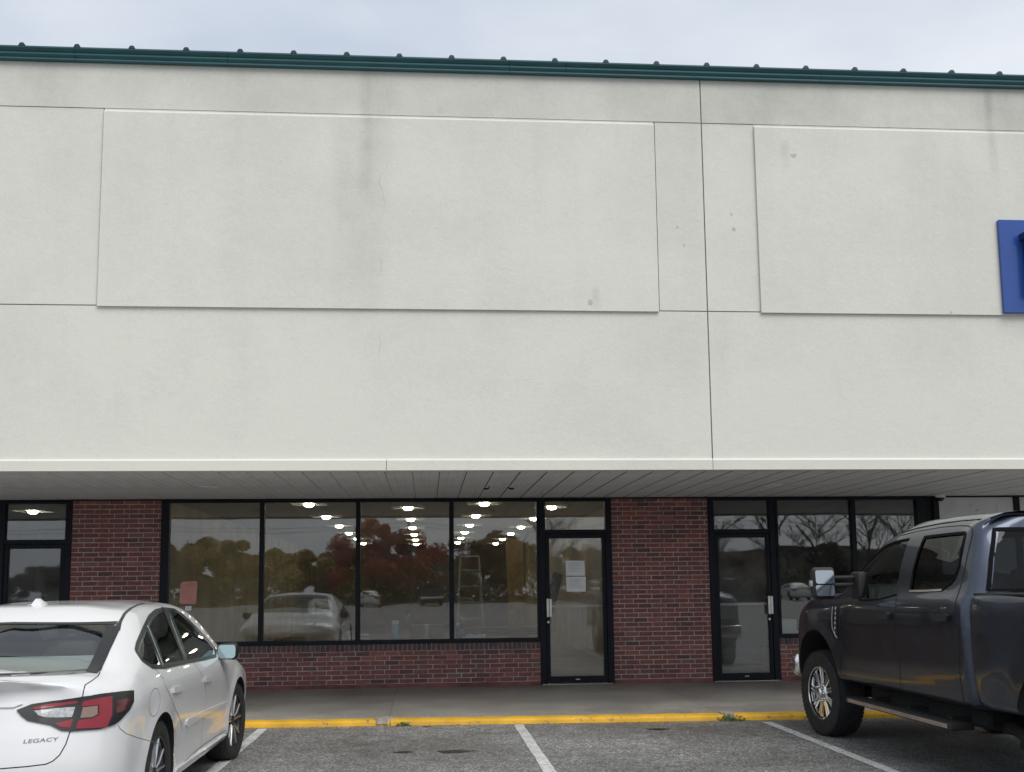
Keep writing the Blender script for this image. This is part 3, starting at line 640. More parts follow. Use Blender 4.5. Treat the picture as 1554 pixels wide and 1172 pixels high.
def cavity(bvh, ya, yb, zf, wall, roof, mat, n=16, lv=12):
    """closed cabin volume that follows the inside of the body skin"""
    rings = []
    for i in range(n+1):
        y = ya+(yb-ya)*i/n; top = bvh.ray_cast(V((0, y, 5)), V((0, 0, -1)))[0].z-roof; R_ = []
        for k in range(lv+1):
            z = zf+(top-zf)*(k/lv)**.8; h = bvh.ray_cast(V((3, y, z)), V((-1, 0, 0))); R_.append((max(.03, (h[0].x if h[0] else .1)-wall), z))
        rings.append([(x, y, z) for x, z in R_]+[(-x, y, z) for x, z in R_[::-1]])
    b = bmesh.new(); VV = [[b.verts.new(p) for p in r] for r in rings]; m_ = len(rings[0])
    for A, B_ in zip(VV, VV[1:]):
        for k in range(m_): b.faces.new((A[k], A[(k+1) % m_], B_[(k+1) % m_], B_[k]))
    b.faces.new(VV[0]); b.faces.new(VV[-1][::-1]); bmesh.ops.recalc_face_normals(b, faces=b.faces)
    me = bpy.data.meshes.new('c'); b.to_mesh(me); b.free(); me.materials.append(mat); return me
def prism_mesh(prof, axis, a0, a1, mat):
    b = MB().prism(prof, axis, a0, a1); bmesh.ops.recalc_face_normals(b.b, faces=b.b.faces); me = bpy.data.meshes.new('c'); b.b.to_mesh(me); b.b.free(); me.materials.append(mat); return me
def shrink(poly, d):
    P = [V((*p, 0)) for p in poly]; n = len(P); ar = sum(P[i].x*P[(i+1) % n].y-P[(i+1) % n].x*P[i].y for i in range(n)); sg = 1 if ar > 0 else -1; out = []
    for i in range(n):
        a = (P[i]-P[i-1]).normalized(); b_ = (P[(i+1) % n]-P[i]).normalized(); nn = V((-(a.y+b_.y), a.x+b_.x, 0)).normalized()*sg
        k = max(.5, nn.dot(V((-a.y, a.x, 0))*sg)); out.append((P[i]+nn*d/k)[:2])
    return out
def seat(parent, x, y, z, wd, hb, head=True, mat=None):
    mat = mat or M['seat']; t = bpy.data.objects.new('seat', None); C.objects.link(t); t.parent = parent; t.location = (x, y, z)
    MB().box(-wd/2, wd/2, -.25, .27, 0, .16, .05, 3).build('cushion', mat, t, 50, local=1)
    b = MB().box(-wd/2, wd/2, -.08, .06, .08, hb, .05, 3); o = b.build('backrest', mat, t, 50, local=1); o.location = (0, -.24, 0); o.rotation_euler = (math.radians(14), 0, 0)
    if head:
        for hx in ((0,) if wd < .8 else (-wd*.3, wd*.3)): o = MB().box(hx-.12, hx+.12, -.06, .04, hb+.03, hb+.20, .035, 3).build('headrest', mat, t, 50, local=1); o.location = (0, -.24, 0); o.rotation_euler = (math.radians(12), 0, 0)
V = Vector
class Skin:
    """projects outlines on to a body surface: pixel outlines along sight lines, or local outlines along an axis"""
    def __init__(s, bm_grid, root):
        s.bvh = BVHTree.FromBMesh(bm_grid); s.root = root; s.inv = root.matrix_world.inverted()
    def face(s, h, d):      # hit point with a normal that looks back at the ray
        if h[0] is None: return (None, None)
        return (h[0], h[1] if h[1].dot(d) < 0 else -h[1])
    def px(s, p):
        o = s.inv @ EYE; d = (s.inv.to_3x3() @ ray(*p)).normalized()
        return s.face(s.bvh.ray_cast(o, d), d)
    def side(s, p, sx=1):      # p = (y, z)
        d = Vector((-sx, 0, 0)); return s.face(s.bvh.ray_cast(Vector((3*sx, p[0], p[1])), d), d)
    def front(s, p, d=1):      # p = (x, z), from the front (d=1) or rear (-1)
        q = Vector((0, -d, 0)); return s.face(s.bvh.ray_cast(Vector((p[0], 9*d, p[1])), q), q)
    def top(s, p):
        q = Vector((0, 0, -1)); return s.face(s.bvh.ray_cast(Vector((p[0], p[1], 5)), q), q)
    def patch(s, name, poly, mat, how='px', off=.003, thick=.006, step=None, parent=None, mirror=True, smooth=40, crown=0):
        fn = getattr(s, how); step = step or (3.0 if how == 'px' else .03)
        pts = []
        n = len(poly)
        for i in range(n):
            a, b_ = Vector(poly[i]), Vector(poly[(i+1) % n]); k = max(1, int((b_-a).length/step))
            for q in range(k): pts.append(a+(b_-a)*q/k)
        nb = len(pts)
        xs = [p.x for p in pts]; ys = [p.y for p in pts]
        x = min(xs)+step*.5
        def inside(p):
            c = False; j = nb-1
            for i in range(nb):
                if (pts[i].y > p[1]) != (pts[j].y > p[1]) and p[0] < (pts[j].x-pts[i].x)*(p[1]-pts[i].y)/(pts[j].y-pts[i].y)+pts[i].x: c = not c
                j = i
            return c
        inner = []
        while x < max(xs):
            y = min(ys)+step*.5
            while y < max(ys):
                if inside((x, y)) and min((q-Vector((x, y))).length for q in pts) > step*.45: inner.append(Vector((x, y)))
                y += step
            x += step
        res = delaunay_2d_cdt(pts+inner, [(i, (i+1) % nb) for i in range(nb)], [list(range(nb))], 1, 1e-6)
        V2, E2, F2 = res[0], res[1], res[2]
        hits = [fn(v) for v in V2]
        good = [h[0] is not None for h in hits]
        idx = {}; vs = []
        for i, h in enumerate(hits):
            if good[i]: idx[i] = len(vs); vs.append(h[0]+h[1]*off)
        fs = [tuple(idx[i] for i in f) for f in F2 if all(good[i] for i in f)]
        # skirt
        cnt = {}
        for f in fs:
            for i in range(len(f)):
                e = (f[i], f[(i+1) % len(f)]); cnt[tuple(sorted(e))] = cnt.get(tuple(sorted(e)), 0)+1
        back = {}
        rev = {v: k for k, v in idx.items()}
        for e, c in list(cnt.items()):
            if c == 1:
                for i in e:
                    if i not in back: back[i] = len(vs); h = hits[rev[i]]; vs.append(h[0]+h[1]*(off-thick))
                fs.append((e[0], e[1], back[e[1]], back[e[0]]))
        return s.emit(name, vs, fs, mat, parent, mirror, smooth)
    def emit(s, name, vs, fs, mat, parent, mirror, smooth=40):
        out = []
        for sg in ((1, -1) if mirror else (1,)):
            b = bmesh.new(); V = [b.verts.new((v.x*sg, v.y, v.z)) for v in vs]
            for f in fs:
                try: b.faces.new([V[i] for i in f])
                except ValueError: pass
            bmesh.ops.recalc_face_normals(b, faces=b.faces)
            # make the sheet face outwards
            out.append(link(name, bm_mesh(b, name, [mat], smooth), parent or s.root))
        return out
    def ribbon(s, name, line, wd, mat, how='px', off=.0012, parent=None, mirror=True, closed=False):
        fn = getattr(s, how); step = 2.5 if how == 'px' else .03; pts = []
        L_ = list(line)+([line[0]] if closed else [])
        for a, b_ in zip(L_, L_[1:]):
            a, b_ = Vector(a), Vector(b_); k = max(1, int((b_-a).length/step))
            for q in range(k): pts.append(a+(b_-a)*q/k)
        pts.append(Vector(L_[-1])); hs = [h for h in (fn(p) for p in pts) if h[0] is not None]
        if len(hs) < 2: return []
        vs, fs = [], []
        for i, (p, nn) in enumerate(hs):
            d = hs[min(i+1, len(hs)-1)][0]-hs[max(i-1, 0)][0]
            if d.length < 1e-6: d = Vector((0, 1, 0))
            sd_ = nn.cross(d).normalized()*wd/2; vs += [p+nn*off-sd_, p+nn*off+sd_]
        for i in range(len(hs)-1): fs.append((2*i, 2*i+1, 2*i+3, 2*i+2))
        return s.emit(name, vs, fs, mat, parent, mirror)

def car_paint(name, col, flake=0, metal=0, rough=.35, dirt=(.3, .29, .27), damt=.1, coat=1.0):
    m, t, b = nodes(name); L = t.links.new
    b.inputs['Metallic'].default_value = metal; b.inputs['Coat Weight'].default_value = coat; b.inputs['Coat Roughness'].default_value = .04; b.inputs['Coat IOR'].default_value = 1.5
    c = N(t, 'ShaderNodeTexCoord'); n = N(t, 'ShaderNodeTexNoise'); n.inputs['Scale'].default_value = 3.5; n.inputs['Detail'].default_value = 9; n.inputs['Roughness'].default_value = .65; L(c.outputs['Object'], n.inputs[0])
    r = N(t, 'ShaderNodeMapRange'); r.inputs[1].default_value = .42; r.inputs[2].default_value = .8; r.inputs[3].default_value = 0; r.inputs[4].default_value = damt; L(n.outputs[0], r.inputs[0])
    sep = N(t, 'ShaderNodeSeparateXYZ'); L(c.outputs['Object'], sep.inputs[0])
    low = N(t, 'ShaderNodeMapRange'); low.inputs[1].default_value = .3; low.inputs[2].default_value = .95; low.inputs[3].default_value = 1.8; low.inputs[4].default_value = .5; L(sep.outputs[2], low.inputs[0])
    k = math_(t, 'MULTIPLY', r.outputs[0], low.outputs[0], True)
    h = N(t, 'ShaderNodeMix', data_type='RGBA'); L(k, h.inputs[0]); h.inputs[6].default_value = (*col, 1); h.inputs[7].default_value = (*dirt, 1); L(h.outputs[2], b.inputs['Base Color'])
    rr = N(t, 'ShaderNodeMapRange'); rr.inputs[3].default_value = .03; rr.inputs[4].default_value = .5; L(k, rr.inputs[0]); L(rr.outputs[0], b.inputs['Coat Roughness']); b.inputs['Roughness'].default_value = rough
    return m
M['carwhite'] = car_paint('white_car_paint', (.75, .75, .75), damt=.05, dirt=(.35, .33, .30))
M['carblue'] = car_paint('dark_blue_grey_paint', (.066, .078, .108), metal=1, rough=.38, damt=.16, coat=.6, dirt=(.12, .11, .10))
M['carglass'] = glass_mat('car_glass', (.36, .44, .42), 1.52, 0)
M['carglass2'] = glass_mat('privacy_car_glass', (.12, .14, .15), 1.42, 0)
M['frontglass'] = glass_mat('clear_car_glass', (.55, .64, .61), 1.52, 0)
M['rearglass'] = glass_mat('rear_window_glass', (.50, .56, .55), 1.6, .09)
M['silver'] = plain('silver_trim', (.72, .72, .72), .3, .3)
M['cabin'] = plain('cabin_lining', (.10, .10, .095), .9)
M['seal'] = plain('rubber_seal', (.008, .008, .009), .9, spec=.1)
M['seam'] = plain('panel_gap', (.015, .015, .016), .8)
M['greyseam'] = plain('light_panel_gap', (.16, .16, .165), .8)
M['trim'] = plain('black_trim', (.012, .012, .014), .35)
M['plast'] = plain('black_plastic', (.018, .018, .019), .6, bump=.2, bscale=300)
M['well'] = plain('wheel_well', (.012, .012, .012), .95)
M['tyre'] = plain('tyre_rubber', (.018, .018, .019), .75, var=.35, vscale=14, bump=.25, bscale=80)
M['chrome'] = plain('chrome', (.78, .78, .78), .12, 1, var=.1, vscale=12)
M['alloy'] = plain('machined_alloy', (.55, .56, .58), .28, 1)
M['alloyblk'] = plain('black_alloy', (.02, .02, .022), .35)
M['redlens'] = plain('red_lens', (.24, .005, .014), .22, coat=.4)
M['darkred'] = plain('dark_red_lens', (.08, .005, .009), .2, coat=.5)
M['clearlens'] = plain('clear_lens', (.40, .40, .41), .15, coat=1, var=.3, vscale=60)
M['amberlens'] = plain('smoked_amber_lens', (.22, .15, .11), .12, coat=1)
M['mirror'] = plain('mirror_glass', (.46, .58, .56), .05, 1)
M['greymirror'] = plain('grey_mirror_glass', (.42, .45, .47), .06, 1)
M['headlens'] = plain('head_lamp_lens', (.5, .52, .54), .08, coat=1)
M['step'] = plain('worn_step_edge', (.42, .36, .31), .35, .6, var=.15)
M['orange'] = plain('amber_marker', (.45, .12, .01), .2, coat=1)
M['seat'] = plain('seat_fabric', (.05, .05, .05), .9)

def wheel(parent, x, y, z, R, wd, rim_r, style, side, steer=0):
    t = bpy.data.objects.new('wheel', None); C.objects.link(t); t.parent = parent; t.location = (x, y, z); t.rotation_euler = (0, 0, steer)
    s = side; hw = wd/2; b = MB()
    pr = [(rim_r-.005, -hw*.80), (rim_r+.02, -hw*.95), (R*.86, -hw), (R*.95, -hw*.93), (R*.985, -hw*.80), (R, -hw*.55), (R, hw*.55), (R*.985, hw*.80), (R*.95, hw*.93), (R*.86, hw), (rim_r+.02, hw*.95), (rim_r-.005, hw*.80)]
    b.lathe([(r, a*s) for r, a in pr], 56, 'x', cap=False)
    o = b.build('tyre', M['tyre'], t, 32, local=1)
    b = MB()     # tread blocks
    nb = 60
    for k in range(nb):
        a = 2*math.pi*k/nb; u = Vector((0, math.cos(a), math.sin(a))); v = Vector((0, -math.sin(a), math.cos(a)))
        for lo, hi, sk in ((-.92, -.55, .3), (-.5, -.05, -.3), (.05, .5, .3), (.55, .92, -.3)):
            rr = R+.004 if abs(lo+hi) < 1.2 else R-.006
            c = math.pi*2*R/nb*.36; q = [Vector((xx*hw, 0, 0))+u*r_+v*(sg*c+sk*.01) for r_ in (R-.012, rr) for xx, sg in ((lo, -1), (hi, -1), (hi, 1), (lo, 1))]
            for f in ((4, 5, 6, 7), (0, 1, 5, 4), (1, 2, 6, 5), (2, 3, 7, 6), (3, 0, 4, 7)): b.b.faces.new([b.b.verts.new(q[i]) for i in f])
    tr = b.build('tread', M['tyre'], t, local=1); tr['kind'] = 'stuff'
    # barrel
    b = MB().lathe([(rim_r, hw*.86*s), (rim_r+.012, hw*.90*s), (rim_r+.012, hw*.80*s), (rim_r-.012, hw*.72*s), (rim_r-.03, hw*.2*s), (rim_r-.03, -hw*.85*s), (rim_r, -hw*.9*s)], 56, 'x', cap=False)
    b.build('rim', M['chrome'] if style == 'truck' else M['alloyblk'], t, 30, local=1)
    MB().lathe([(.001, -.02*s), (rim_r*.72, -.02*s), (rim_r*.74, 0), (rim_r*.4, .012*s), (.001, .012*s)], 40, 'x').build('brake_disc', M['steel'] if style == 'truck' else M['alloyblk'], t, 30, local=1)
    face = hw*.78*s
    if style == 'truck':
        for k in range(9):
            a = 2*math.pi*k/9+.1; u = Vector((0, math.cos(a), math.sin(a))); v = Vector((0, -math.sin(a), math.cos(a))); b = MB()
            for sg in (-1, 1):
                ring = []
                for rr, hwid, xo in ((.05, .026, .0), (rim_r*.55, .028, .006), (rim_r*.99, .036, .012)):
                    cc = u*rr+v*sg*(rr*.07+.004)
                    ring.append([b.b.verts.new(Vector((face*.0+face-(.03 if rr > .1 else .01)*s+xo*s+dx*s, 0, 0))+cc+v*ww) for dx, ww in ((0, -hwid*.5), (.014, -hwid*.28), (.014, hwid*.28), (0, hwid*.5), (-.03, hwid*.4), (-.03, -hwid*.4))])
                for A, B_ in zip(ring, ring[1:]):
                    for q in range(6): b.b.faces.new((A[q], A[(q+1) % 6], B_[(q+1) % 6], B_[q]))
                b.b.faces.new(ring[-1])
            b.build('spoke', M['chrome'], t, 40, local=1)
        MB().lathe([(.10, face-.06*s), (.098, face-.01*s), (.085, face+.004*s), (.06, face+.006*s), (.057, face+.03*s), (.045, face+.042*s), (.001, face+.044*s)], 32, 'x').build('hub_cap', M['chrome'], t, 30, local=1)
        b = MB()
        for k in range(8):
            a = 2*math.pi*k/8; b.lathe([(.012, face+.0*s), (.012, face+.022*s), (.006, face+.028*s), (.001, face+.028*s)], 8, 'x', (0, math.cos(a)*.075, math.sin(a)*.075))
        b.build('lug_nuts', M['chrome'], t, 30, local=1)['kind'] = 'stuff'
    else:
        for k in range(5):
            a = 2*math.pi*k/5+.35; b = MB(); u = Vector((0, math.cos(a), math.sin(a))); v = Vector((0, -math.sin(a), math.cos(a)))
            for sg in (-1, 1):
                ring = []
                for rr, off_, hwid, xo in ((.045, .012, .020, -.012), (rim_r*.5, .022, .017, -.004), (rim_r*1.0, .062, .021, .0)):
                    ring.append([b.b.verts.new(Vector((face+xo*s+dx*s, 0, 0))+u*rr+v*(sg*off_+ww)) for dx, ww in ((0, -hwid*.6), (.006, -hwid*.4), (.006, hwid*.4), (0, hwid*.6), (-.03, hwid*.5), (-.03, -hwid*.5))])
                for A, B_ in zip(ring, ring[1:]):
                    for q in range(6): b.b.faces.new((A[q], A[(q+1) % 6], B_[(q+1) % 6], B_[q]))
                b.b.faces.new(ring[-1])
            b.build('spoke', M['alloy'], t, 40, local=1)
        MB().lathe([(.06, face-.05*s), (.055, face-.012*s), (.034, face-.004*s), (.001, face-.004*s)], 28, 'x').build('hub_cap', M['alloyblk'], t, 30, local=1)
    return t
def flare(centers, r_in, r_out, amt, zlim):
    def fn(co):
        for (y, z) in centers:
            d = math.hypot(co.y-y, co.z-z)
            if r_in-.1 < d < r_out and abs(co.x) > .6 and co.z < zlim:
                s = 1-(d-r_in)/(r_out-r_in) if d > r_in else 1
                s = max(0, min(1, s)); return Vector((math.copysign(amt*(s*s*(3-2*s)), co.x), 0, 0))
        return Vector((0, 0, 0))
    return fn
def st(y, pts):               # station with one y
    return [Vector((x, y, z)) for x, z in pts]
def text_mesh(txt):
    cu = bpy.data.curves.new('t', 'FONT'); cu.body = txt; cu.fill_mode = 'FRONT'; o = bpy.data.objects.new('t', cu); C.objects.link(o)
    bpy.context.view_layer.update(); me = bpy.data.meshes.new_from_object(o.evaluated_get(bpy.context.evaluated_depsgraph_get()))
    vs = [v.co.copy() for v in me.vertices]; fs = [tuple(p.vertices) for p in me.polygons]; bpy.data.objects.remove(o, do_unlink=True); return vs, fs

# ================================================================== white saloon (nose to the building, seen from its rear right corner)
CARX, CARY = -2.60, 7.05
sedan = thing('white_sedan', 'white four door sedan parked nose-in, seen from its rear right corner', 'car', (CARX, CARY, 0))
V = Vector
def mk(y0, xz): return [V((x, y0, z)) for x, z in xz]
body_side = [(0, .19), (.72, .19), (.865, .235), (.888, .43), (.90, .66)]
stations = [
  [V((0, y, z)) for y, z in ((-.98, .25), (-1.02, .28), (-1.07, .36), (-1.09, .53), (-1.055, .70), (-1.0, .83), (-.985, .90), (-.985, .95), (-1.02, .99), (-1.055, 1.018), (-1.04, 1.034))],
  [V(p) for p in ((0, -.92, .23), (.40, -.98, .27), (.47, -1.04, .35), (.50, -1.065, .52), (.50, -1.03, .70), (.50, -.985, .83), (.49, -.96, .90), (.47, -.96, .95), (.45, -.99, .985), (.34, -1.035, 1.012), (0, -1.03, 1.036))],
  [V(p) for p in ((0, -.82, .21), (.62, -.86, .25), (.745, -.895, .33), (.785, -.91, .50), (.79, -.89, .68), (.775, -.865, .83), (.745, -.87, .90), (.70, -.89, .945), (.61, -.93, .982), (.40, -.975, 1.008), (0, -.99, 1.04))],
  [V(p) for p in ((0, -.70, .19), (.68, -.74, .23), (.825, -.76, .31), (.862, -.77, .48), (.868, -.75, .67), (.852, -.73, .84), (.81, -.735, .915), (.755, -.76, .96), (.66, -.80, .997), (.42, -.84, 1.03), (0, -.87, 1.06))],
  mk(-.53, ((0, .19), (.70, .21), (.858, .28), (.888, .46), (.895, .68), (.885, .865), (.835, .965), (.775, 1.003), (.685, 1.025), (.42, 1.063), (0, 1.083))),
  mk(-.22, ((0, .19), (.71, .20), (.865, .26), (.895, .45), (.905, .68), (.895, .88), (.846, .995), (.765, 1.085), (.655, 1.165), (.41, 1.222), (0, 1.245))),
  mk(.12, ((0, .19), (.72, .19), (.868, .24), (.895, .44), (.91, .68), (.90, .885), (.857, 1.0), (.752, 1.175), (.625, 1.30), (.40, 1.36), (0, 1.38))),
  mk(.6, ((0, .19), (.72, .19), (.868, .235), (.888, .43), (.908, .68), (.902, .88), (.86, .995), (.745, 1.205), (.622, 1.352), (.40, 1.402), (0, 1.418))),
  mk(1.2, ((0, .19), (.72, .19), (.868, .235), (.886, .43), (.906, .68), (.902, .87), (.862, .98), (.745, 1.21), (.625, 1.365), (.41, 1.413), (0, 1.428))),
  mk(1.7, ((0, .19), (.72, .19), (.868, .235), (.886, .43), (.906, .67), (.902, .86), (.865, .965), (.75, 1.19), (.635, 1.345), (.42, 1.396), (0, 1.412))),
  mk(2.05, ((0, .19), (.72, .19), (.868, .24), (.888, .43), (.908, .665), (.902, .85), (.868, .955), (.765, 1.135), (.665, 1.262), (.44, 1.312), (0, 1.33))),
  mk(2.45, ((0, .19), (.72, .19), (.868, .25), (.892, .44), (.91, .665), (.902, .83), (.862, .925), (.80, 1.0), (.735, 1.06), (.48, 1.115), (0, 1.14))),
  mk(2.72, ((0, .19), (.72, .19), (.868, .26), (.895, .45), (.912, .66), (.902, .81), (.86, .89), (.80, .935), (.73, .965), (.48, .99), (0, 1.005))),
  mk(3.1, ((0, .19), (.72, .20), (.862, .27), (.89, .45), (.905, .64), (.892, .77), (.84, .84), (.78, .875), (.70, .90), (.46, .925), (0, .94))),
  mk(3.45, ((0, .20), (.68, .22), (.80, .28), (.845, .44), (.85, .60), (.83, .70), (.785, .755), (.73, .785), (.65, .81), (.42, .835), (0, .85))),
  [V(p) for p in ((0, 3.56, .20), (.56, 3.56, .23), (.67, 3.58, .29), (.71, 3.60, .44), (.70, 3.60, .56), (.68, 3.585, .64), (.64, 3.575, .69), (.59, 3.57, .715), (.52, 3.565, .735), (.34, 3.57, .755), (0, 3.58, .77))],
  [V(p) for p in ((0, 3.64, .22), (.32, 3.66, .25), (.36, 3.69, .30), (.38, 3.72, .44), (.38, 3.71, .54), (.37, 3.695, .61), (.35, 3.685, .65), (.32, 3.675, .675), (.28, 3.665, .692), (.18, 3.66, .705), (0, 3.65, .72))],
  [V((0, y, z)) for y, z in ((3.67, .24), (3.70, .27), (3.72, .32), (3.75, .44), (3.74, .53), (3.73, .58), (3.72, .62), (3.71, .64), (3.70, .66), (3.69, .67), (3.68, .685))],
]
per_s = [4, 4, 4, 6, 6, 7, 8, 8, 7, 7, 7, 6, 7, 7, 4, 4, 4]; per_r = [3, 4, 5, 6, 6, 4, 6, 6, 6, 6]
grid = loft(stations, per_s, per_r)
WZ, WR = .335, .335
fl = flare(((0, WZ), (2.75, WZ)), .375, .50, .016, .95)
bmb = grid_to_bm(grid, fl)
skin = Skin(bmb, sedan); skin_bm = bmb.copy()
cuts = []
for y in (0, 2.75):
    for sg in (1, -1): cuts.append(cyl_mesh(.378, sg*.60, sg*1.2, y, WZ+.008, M['well']))
T1 = lambda *p: [(a/4.309, 900+b_/4.309) for a, b_ in p]
T2 = lambda *p: [(180+a/4.309, 900+b_/4.309) for a, b_ in p]
gl_out = T2((108, 380), (118, 330), (163, 222), (198, 152), (243, 112), (300, 98), (370, 105), (430, 148), (500, 213), (570, 288), (632, 358), (640, 415), (560, 435), (440, 457), (300, 489), (215, 489), (150, 447))
SG = (('rear_quarter_glass', T2((122, 378), (135, 325), (180, 232), (270, 478), (215, 480), (155, 440))), ('rear_door_glass', T2((192, 212), (215, 160), (250, 122), (290, 112), (428, 450), (295, 478))), ('front_door_glass', T2((318, 108), (365, 113), (425, 158), (495, 222), (562, 297), (620, 365), (615, 412), (552, 427), (447, 449))))
def side_yz(sk, q): return [(h.y, h.z) for h in (sk.px(p)[0] for p in q) if h]
cuts.append(cavity(skin.bvh, -.42, 2.5, .52, .055, .045, M['cabin']))
for nm, q in SG:
    yz = shrink(side_yz(skin, q), .012)
    for sg in (1, -1): cuts.append(prism_mesh(yz, 0, sg*.30, sg*1.2, M['trim']))
cuts.append(prism_mesh([(-.60, 1.30), (.60, 1.30), (.585, 1.22), (.60, 1.11), (-.60, 1.11), (-.585, 1.22)], 1, -.75, .4, M['trim']))
cuts.append(prism_mesh([(-.56, 1.86), (.56, 1.86), (.63, 2.12), (.70, 2.45), (-.70, 2.45), (-.63, 2.12)], 2, 1.02, 1.7, M['trim']))
me = cut(bm_mesh(bmb, 'body', [M['carwhite'], M['well'], M['cabin'], M['trim']], 40), cuts, 40); link('body', me, sedan)
for sx in (-.37, .37): seat(sedan, sx, 1.35, .40, .50, .62)
seat(sedan, 0, .38, .42, 1.25, .58, mat=M['cabin'])
MB().tube([(-.37+.18*math.cos(a*math.pi/10), 1.98-.05*math.sin(a*math.pi/10), .92+.17*math.sin(a*math.pi/10)) for a in range(21)], .014, 6).build('steering_wheel', M['trim'], sedan, 40, local=1)
MB().box(-.70, .70, 2.12, 2.5, .60, .93, .06, 3).build('dashboard', M['trim'], sedan, 40, local=1)
for y in (0, 2.75):
    for sg in (1, -1): wheel(sedan, sg*.795, y, WZ, WR, .225, .225, 'sedan', sg, -.10 if y else 0)
def inset(poly, d):
    P = [V((*p, 0)) for p in poly]; n = len(P); ar = sum(P[i].x*P[(i+1) % n].y-P[(i+1) % n].x*P[i].y for i in range(n)); sg = 1 if ar > 0 else -1; out = []
    for i in range(n):
        a = (P[i]-P[i-1]).normalized(); b_ = (P[(i+1) % n]-P[i]).normalized(); nn = V((-(a.y+b_.y), a.x+b_.x, 0)).normalized()*sg
        k = max(.5, nn.dot(V((-a.y, a.x, 0))*sg)); out.append((P[i]+nn*d/k)[:2])
    return out
inset_px = inset
skin.ribbon('window_surround', inset_px(gl_out, 1.2), .028, M['trim'], off=.004, closed=True)
skin.ribbon('pillar_trim', T2((300, 104), (330, 190), (372, 295), (436, 452)), .075, M['trim'], off=.004)
skin.ribbon('pillar_trim', T2((182, 222), (225, 330), (283, 480)), .032, M['trim'], off=.004)
for nm, q in SG: skin.patch(nm, q, M['carglass'], off=.001, thick=.004)
# rear window, roof seams, deck lid lines
xe = lambda s_: [(-s_*1, 0)]
rw = T1((-60, 185), (800, 189), (760, 290), (700, 400), (655, 518), (300, 522), (-60, 522))
h1 = [skin.px(p)[0] for p in T1((800, 189), (780, 240), (740, 325), (700, 410), (672, 470), (655, 518))]
rwx = [(h.x, h.z) for h in h1]
poly = [(0, h1[0].z+.012)]+[(x*f, z+.012*(1-f)) for x, z in rwx[:1] for f in (.5, 1)]+rwx[1:]+[(rwx[-1][0]*.5, rwx[-1][1]+.008), (0, rwx[-1][1]+.012)]
full = poly+[(-x, z) for x, z in poly[::-1] if x > 1e-6]
def rear_proj(p): return skin.front(p, -1)
skin.rear = rear_proj
skin.patch('rear_window_glass', full, M['rearglass'], how='rear', off=.002, step=.035, mirror=False)
E_ = [(x, z) for x, z in full]
skin.ribbon('rear_window_border', inset(full, .010), .03, M['trim'], how='rear', off=.0045, mirror=False, closed=True)
for sg in (1, -1): skin.ribbon('rear_window_border', [((x-.036)*sg, z) for x, z in [(rwx[0][0]-.004, rwx[0][1]-.022)]+rwx[1:]], .065, M['trim'], how='rear', off=.004, mirror=False)
skin.ribbon('roof_seam', T2((0, 245), (10, 190), (40, 135), (80, 100), (130, 76), (170, 68)), .02, M['trim'])
skin.ribbon('deck_lid_gap', T1((655, 518), (640, 545), (600, 575), (556, 603), (546, 640), (538, 690), (530, 720), (470, 890), (455, 915), (430, 990), (390, 1060), (345, 1100), (300, 1120), (180, 1135), (0, 1150)), .006, M['seam'])
skin.ribbon('bumper_gap', T1((770, 862), (785, 888))+T2((50, 920), (120, 945), (272, 988)), .004, M['greyseam'])
skin.ribbon('door_gap', T2((235, 492), (290, 560), (305, 605), (345, 690), (370, 760), (395, 810), (412, 860), (416, 910)), .005, M['greyseam'])
skin.ribbon('door_gap', T2((487, 450), (530, 510), (556, 560), (572, 640), (572, 720), (562, 800), (545, 890), (540, 1010)), .005, M['greyseam'])
skin.ribbon('door_gap', T2((650, 430), (690, 500), (712, 570), (722, 650), (722, 740)), .004, M['greyseam'])
skin.ribbon('sill_gap', T2((420, 1115), (480, 1055), (560, 990), (640, 935), (700, 898)), .006, M['greyseam'])
a = [(235+math.cos(2*math.pi*k/20)*34*1-math.sin(2*math.pi*k/20)*12, 715+math.sin(2*math.pi*k/20)*92+math.cos(2*math.pi*k/20)*10) for k in range(20)]
skin.ribbon('fuel_flap_gap', T2(*a), .004, M['greyseam'], closed=True, mirror=False)
# tail lamps
lamp = T1((110, 770), (215, 728), (530, 680), (860, 641))+T2((90, 643), (89, 715), (60, 770), (0, 836))+T1((740, 862), (650, 892), (470, 906), (400, 901), (330, 866), (180, 836), (140, 806))
L0 = skin.patch('tail_lamp', lamp, M['trim'], off=.012, thick=.03, step=2.5)
for k, lo in enumerate(L0):
    pass
def lens(nm, q, mat, off=.0155):
    r = skin.patch(nm, q, mat, off=off, thick=.004, step=2, parent=L0[0])
    r[1].parent = L0[1]
lens('lens', T1((215, 757), (300, 735), (500, 706), (508, 722), (400, 741), (240, 768)), M['redlens'])
lens('lens', T1((225, 775), (380, 757), (490, 748), (468, 815), (385, 818), (300, 818), (255, 805)), M['clearlens'])
lens('lens', T1((360, 858), (475, 828), (458, 885), (395, 880)), M['redlens'])
lens('lens', T1((540, 712), (600, 698), (722, 682), (722, 800), (700, 850), (690, 880), (560, 888), (492, 890), (510, 835), (600, 822), (640, 800), (640, 735), (532, 745)), M['redlens'])
lens('lens', T1((540, 750), (632, 740), (632, 795), (595, 815), (522, 820)), M['amberlens'])
lens('lens', T1((750, 712), (838, 690), (832, 725), (800, 775), (748, 790)), M['darkred'])
